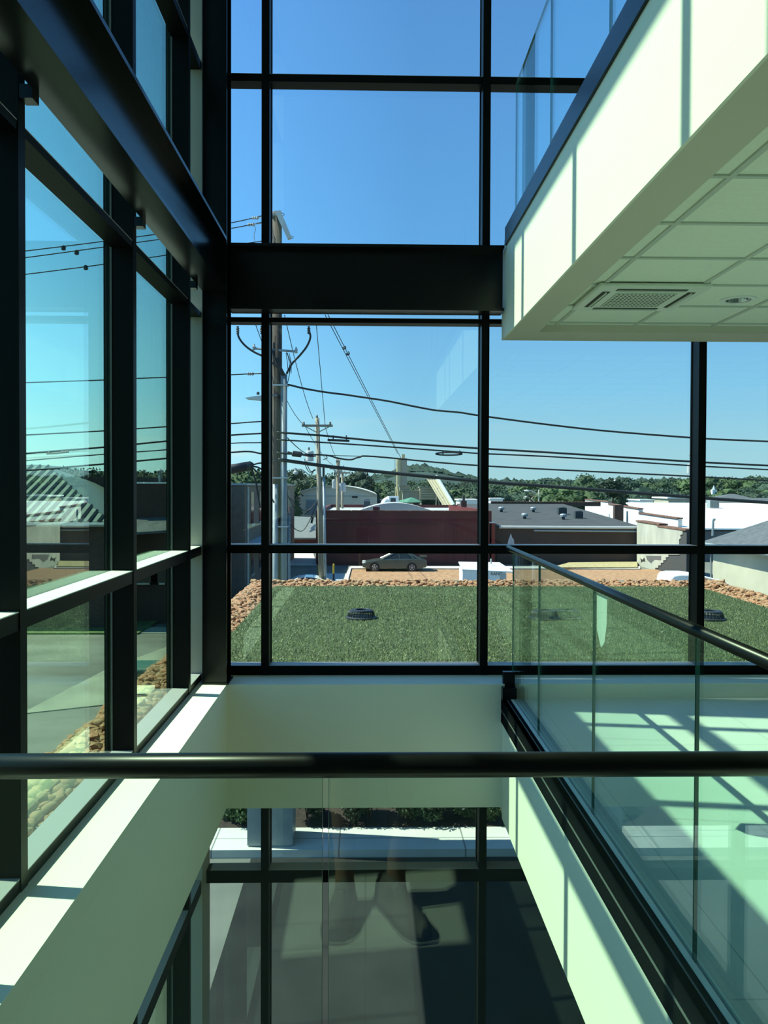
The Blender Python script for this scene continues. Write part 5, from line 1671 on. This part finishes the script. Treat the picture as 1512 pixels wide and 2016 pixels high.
MB().tube(smooth_path([at(624, 943, Y2), at(612, 938, Y2), at(600, 928, Y2), at(592, 924, Y2), at(583, 924, Y2)], 5), .028, 6).build('lamp_arm', M['galv'], sp2)
q = at(582, 929, Y2)
lh = MB().lathe((q.x, q.y, q.z-.1), [(.05, -.05), (.13, 0), (.12, .10), (.05, .17), (.05, .3)], 12).build('lamp_head', M['ceramic'], sp2)
m = MB()
for pix in ([(603, 900), (605, 915), (612, 928), (620, 924)], [(600, 903), (602, 918), (610, 930), (622, 925)], [(570, 980), (590, 1000), (605, 1005), (618, 995), (624, 985)], [(566, 975), (585, 1008), (600, 1012), (622, 990)],
            [(572, 1032), (585, 1044), (598, 1043), (612, 1020), (624, 990)], [(640, 895), (644, 902), (636, 905)]):
    m.tube(smooth_path([at(x, y, Y2-.3) for x, y in pix], 6), .022, 5)
m.build('slack_cable', M['cable'], sp2)
MB().tube([at(616, 1018, Y2-.3), at(613, 1030, Y2-.3)], .06, 6).build('hanging_splice', M['drain'], sp2)
# third poles
def smallpole(px, ptop, Y, r_, arms, label, cans=()):
    a = at(px, ptop, Y)
    t = thing('utility_pole', label, 'utility pole', (a.x, Y, gz(Y)))
    MB().tube([(a.x, Y, gz(Y)-.2), (a.x, Y, a.z)], [r_*1.2, r_], 10).build('pole', M['wood2'], t, smooth=True)
    for py, w0, w1 in arms:
        A, B = at(px-w0, py, Y-.2), at(px+w1, py, Y-.2)
        c = MB().box(A.x, B.x, Y-.3, Y-.15, A.z-.09, A.z+.09).build('crossarm', M['wood2'], t)
        m = MB()
        for f in (.05, .35, .95):
            x = A.x+(B.x-A.x)*f
            m.lathe((x, Y-.22, A.z+.09), [(.05, 0), (.09, .05), (.05, .12), (.02, .2)], 8)
        m.build('insulator', M['ceramic'], c)
        m = MB().tube([(A.x+(a.x-A.x)*.4, Y-.2, A.z), (a.x, Y-.2, A.z-.8)], .04, 4).tube([(B.x+(a.x-B.x)*.4, Y-.2, A.z), (a.x, Y-.2, A.z-.8)], .04, 4)
        m.build('brace', M['wood2'], t)
    for dx, py, rr_, hh in cans:
        q = at(px+dx, py, Y-.3)
        MB().lathe((q.x, q.y, q.z), [(rr_*.85, 0), (rr_, .05), (rr_, hh), (rr_*.8, hh+.1), (.08, hh+.14)], 14).build('transformer', M['ceramic'], t)
    return t
smallpole(665.5, 902, 76, .16, [(909, 4, 4), (922, 16, 12), (931, 6, 8)], 'third utility pole with three grey transformers', [(-8, 962, .17, .7), (6, 967, .16, .62), (12, 968, .16, .66)])
smallpole(674, 928, 88, .13, [(931, 2, 15)], 'fourth utility pole just right of the third one')
smallpole(1361, 890, 150, .2, [(897, 4, 6)], 'distant utility pole with white hardware before the right mullion', [(-3, 932, .5, 1.6), (2, 922, .5, 1.4)])
# street lamp over the dark roof
Y = 120
a, b_ = at(1061, 993, Y), at(1061, 964, Y)
t = thing('street_lamp', 'curved arm street lamp behind the dark flat roof', 'street lamp', (a.x, Y, a.z-6))
MB().tube([(a.x, Y, a.z-6), (a.x, Y, b_.z)], .12, 8).build('post', M['tan'], t)
MB().tube(smooth_path([at(1060, 973, Y), at(1052, 969, Y), at(1045, 966, Y), at(1039, 966, Y)], 4), .06, 6).build('arm', M['ceramic'], t)
q = at(1037, 966, Y)
MB().ico(q, .35, 2, 0, (1.2, .5, .4)).build('lamp_head', M['white'], t, smooth=True)
# bollards and meter box by the second pole
for px, y0, y1, lb_ in ((627, 1112, 1145, 'yellow and dark bollard beside the second pole base'), (657, 1110, 1145, 'yellow topped bollard standing alone left of the gravel lot')):
    Y = 50
    a, b_ = at(px, y0, Y), at(px, y1, Y)
    t = thing('bollard', lb_, 'bollard', (a.x, Y, gz(Y)), group='bollards')
    mid = a.z-(a.z-b_.z)*.55
    MB().tube([(a.x, Y, gz(Y)), (a.x, Y, mid)], .055, 10).build('base', M['drain'], t)
    MB().lathe((a.x, Y, mid), [(.057, 0), (.057, a.z-mid-.03), (.03, a.z-mid)], 10).build('sleeve', M['yellow'], t)
Y = 49
q0, q1 = at(627, 1104, Y), at(635.5, 1123, Y)
t = thing('meter_box', 'pale meter box at the foot of the second utility pole', 'meter box', ((q0.x+q1.x)/2, Y, gz(Y)))
bev(MB().box(q0.x, q1.x, Y, Y+.3, q1.z, q0.z).build('box', M['offwhite'], t), .02)
MB().box((q0.x+q1.x)/2-.04, (q0.x+q1.x)/2+.04, Y+.1, Y+.2, gz(Y), q1.z).build('stand', M['galv'], t)

# ================================================================== TREES AND HILLS
def tree_proto(k, lm, w_, h_, conical=False, seed=1, tone=1):
    t = thing('tree', 'tree', 'tree', (0, 0, 0))
    q = random.Random(seed)
    m = MB()
    nb = 16
    for i in range(nb):
        u = q.random()
        if conical:
            z = h_*(.22+.75*u); rad = w_*.5*(1.08-u)
        else:
            z = h_*(.30+.60*u); rad = w_*.5*math.sqrt(max(.08, 1-(2*u-.9)**2))
        an = q.uniform(0, 6.283); d = rad*q.uniform(.2, .72)
        r_ = w_*q.uniform(.16, .26)*(.75 if conical else 1)
        c = (d*math.cos(an), d*math.sin(an), z)
        m.ico(c, r_*.84, 2, .35, (1, 1, .85), seed*31+i)
        leafy(m, c, r_, 170, seed*77+i, w_*.055, (1, 1, .85))
    m.build('crown', lm, t)
    MB().tube([(0, 0, -1), (0, 0, h_*.5), (.1, 0, h_*.8)], [w_*.035, w_*.028, w_*.01], 7).build('trunk', M['bark'], t)
    return t
TP = [tree_proto(0, leaf[0], 8, 10, False, 1), tree_proto(1, leaf[1], 7.5, 11, False, 2), tree_proto(2, leaf[2], 9, 9, False, 3), tree_proto(3, leaf[1], 6, 12, True, 4), tree_proto(4, leaf[3], 9, 10, False, 5)]
tused = [False]*5
def tree(k, px, ptop, Y, h_, label, group, wide=1.):
    p = at(px, ptop, Y)
    H = (10, 11, 9, 12, 10)[k]
    s = h_/H
    loc = (p.x, Y, p.z-h_*.97)
    rz = (px*7.3) % 6.28
    if not tused[k]:
        tused[k] = True
        o = TP[k]; o.location = loc; o.rotation_euler = (0, 0, rz)
    else:
        o = dup(TP[k], loc, rz)
    o.scale = (s*wide, s*wide, s)
    tag(o, label, 'tree', group)
    return o
# trees that can be told apart
tree(1, 577, 928, 150, 11, 'dark tree right behind the near pole conduit', None, 1.1)
tree(1, 590, 946, 145, 9, 'dark rounded tree left of the curved roof warehouse', None, 1.2)
tree(1, 706, 931, 170, 13, 'big dark conifer-like tree right of the third utility pole', None, 1.0)
tree(1, 694, 942, 172, 11, 'dark tree at the left flank of the big dark one', None, .9)
tree(1, 720, 944, 168, 10, 'dark tree at the right flank of the big dark one', None, 1.0)
tree(3, 1206, 944, 125, 12, 'dark broad conifer behind the white stepped parapet', None, 1.5)
tree(0, 1156, 940, 150, 13, 'tall light tree left of the dark conifer', None, .9)
tree(4, 1238, 945, 170, 12, 'round bluish tree right of the dark conifer', None, 1.1)
tree(2, 1128, 965, 118, 7.5, 'light green bush mass beside the far left end of the white parapet', None, 1.3)
tree(2, 1096, 962, 125, 7.5, 'light green bush mass behind the brown gabled roof', None, 1.4)
tree(0, 620, 938, 200, 13, 'round tree behind the second utility pole', None, 1.3)
tree(4, 648, 936, 210, 14, 'round tree between second and third utility poles', None, 1.1)
tree(0, 606, 942, 205, 13, 'mid green tree left of the second pole above the warehouse', None, 1.1)
tree(3, 660, 946, 215, 12, 'pointed dark tree behind the third utility pole', None, .9)
# the band of woods along the horizon
rt_ = random.Random(21)
LB = {0: 'mid green tree in the wooded band along the horizon', 1: 'dark green tree in the wooded band along the horizon', 2: 'light green tree in the wooded band along the horizon', 4: 'bluish green tree in the wooded band along the horizon', 3: 'pointed dark tree in the wooded band along the horizon'}
for i in range(64):
    px = 735+i*12.6+rt_.uniform(-4, 4)
    base = 954 if px < 960 else (952 if px < 1260 else 947)
    tree(rt_.choice((0, 0, 4, 4, 1, 2)), px, base+rt_.uniform(-6, 6), rt_.uniform(380, 450), rt_.uniform(15, 20), '', 'woods along the horizon', 1.3)['label'] = ''
for i in range(60):
    px = 726+i*13.4+rt_.uniform(-4, 4)
    tree(rt_.choice((0, 4, 4, 1, 2)), px, 965+rt_.uniform(-5, 6), rt_.uniform(300, 345), rt_.uniform(11, 15), '', 'woods along the horizon', 1.4)
for i in range(16):
    px = 420+i*7.0
    tree(rt_.choice((0, 2, 2, 0)), px, 934+rt_.uniform(-3, 6), rt_.uniform(105, 125), rt_.uniform(9, 11), '', 'trees behind the grey two-storey building', 1.1)
for i in range(24):
    px = 40+i*14
    tree(rt_.choice((1, 1, 0)), px, 932+rt_.uniform(-5, 4), rt_.uniform(110, 150), rt_.uniform(9, 12), '', 'trees above the left roofs', 1.0)
kinds = {TP[i].children[0].data: i for i in range(5)}
for o in list(COL.objects):
    if o.get('category') == 'tree' and not o.get('label'):
        g = o.get('group')
        k = kinds[[c for c in o.children if c.name.startswith('crown')][0].data]
        tone = {0: 'mid green', 1: 'dark green', 2: 'light green', 3: 'pointed dark', 4: 'bluish green'}[k]
        o['label'] = tone + {'woods along the horizon': ' tree in the wooded band along the horizon', 'trees behind the grey two-storey building': ' tree above the grey two-storey building', 'trees above the left roofs': ' tree above the dark roofs in the left windows'}[g]
        o['group'] = tone+' '+g

def hill(pix, Y, depth, label, mt, crowns=0, crownmat=None):
    m = MB()
    P = [at(x, y, Y) for x, y in pix]
    P = smooth_path(P, 6)
    n = len(P)
    vs_, fs_ = [], []
    rows = 9
    for j in range(rows):
        u = j/(rows-1)
        for p in P:
            hh = math.sin(u*math.pi/2)
            vs_.append((p.x, Y-depth*(1-u), -7+(p.z+7)*hh+(noise.noise(Vector((p.x*.02, j*.7, 1)))*6 if 0 < j else 0)))
    for j in range(rows-1):
        for i in range(n-1):
            fs_.append((j*n+i, j*n+i+1, (j+1)*n+i+1, (j+1)*n+i))
    o = m.add(vs_, fs_).build('hill', mt, smooth=True)
    struct(o, label, 'hill')
    if crowns:
        q = random.Random(len(pix)); wm_ = MB()
        for _ in range(crowns):
            j = q.randrange(rows-4, rows); i = q.randrange(n)
            v = vs_[j*n+i]
            r_ = q.uniform(5, 10)
            wm_.ico((v[0]+q.uniform(-6, 6), v[1]-2, v[2]-r_*.45), r_, 1, .4, (1, 1, .8), q.randrange(999))
        wo = wm_.build('hill_woods', crownmat)
        tag(wo, 'dense treetops covering the '+label, 'woods', kind='stuff')
    return o
hill([(640, 958), (690, 952), (730, 943), (770, 931), (800, 926), (825, 928), (860, 937), (900, 944), (950, 951), (1000, 953), (1100, 950), (1250, 950), (1400, 946), (1600, 950)], 1100, 500, 'wooded hill on the horizon behind the silo tower', M['hill'], 2200, isle('hill_crown', [(.016, .038, .026), (.026, .056, .032), (.020, .046, .032)], .95, 0))
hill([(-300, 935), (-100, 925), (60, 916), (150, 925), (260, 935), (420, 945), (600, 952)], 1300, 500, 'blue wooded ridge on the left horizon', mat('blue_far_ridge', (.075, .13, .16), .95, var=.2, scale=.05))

# metadata helper: every thing sits at its own base
bpy.context.view_layer.update()
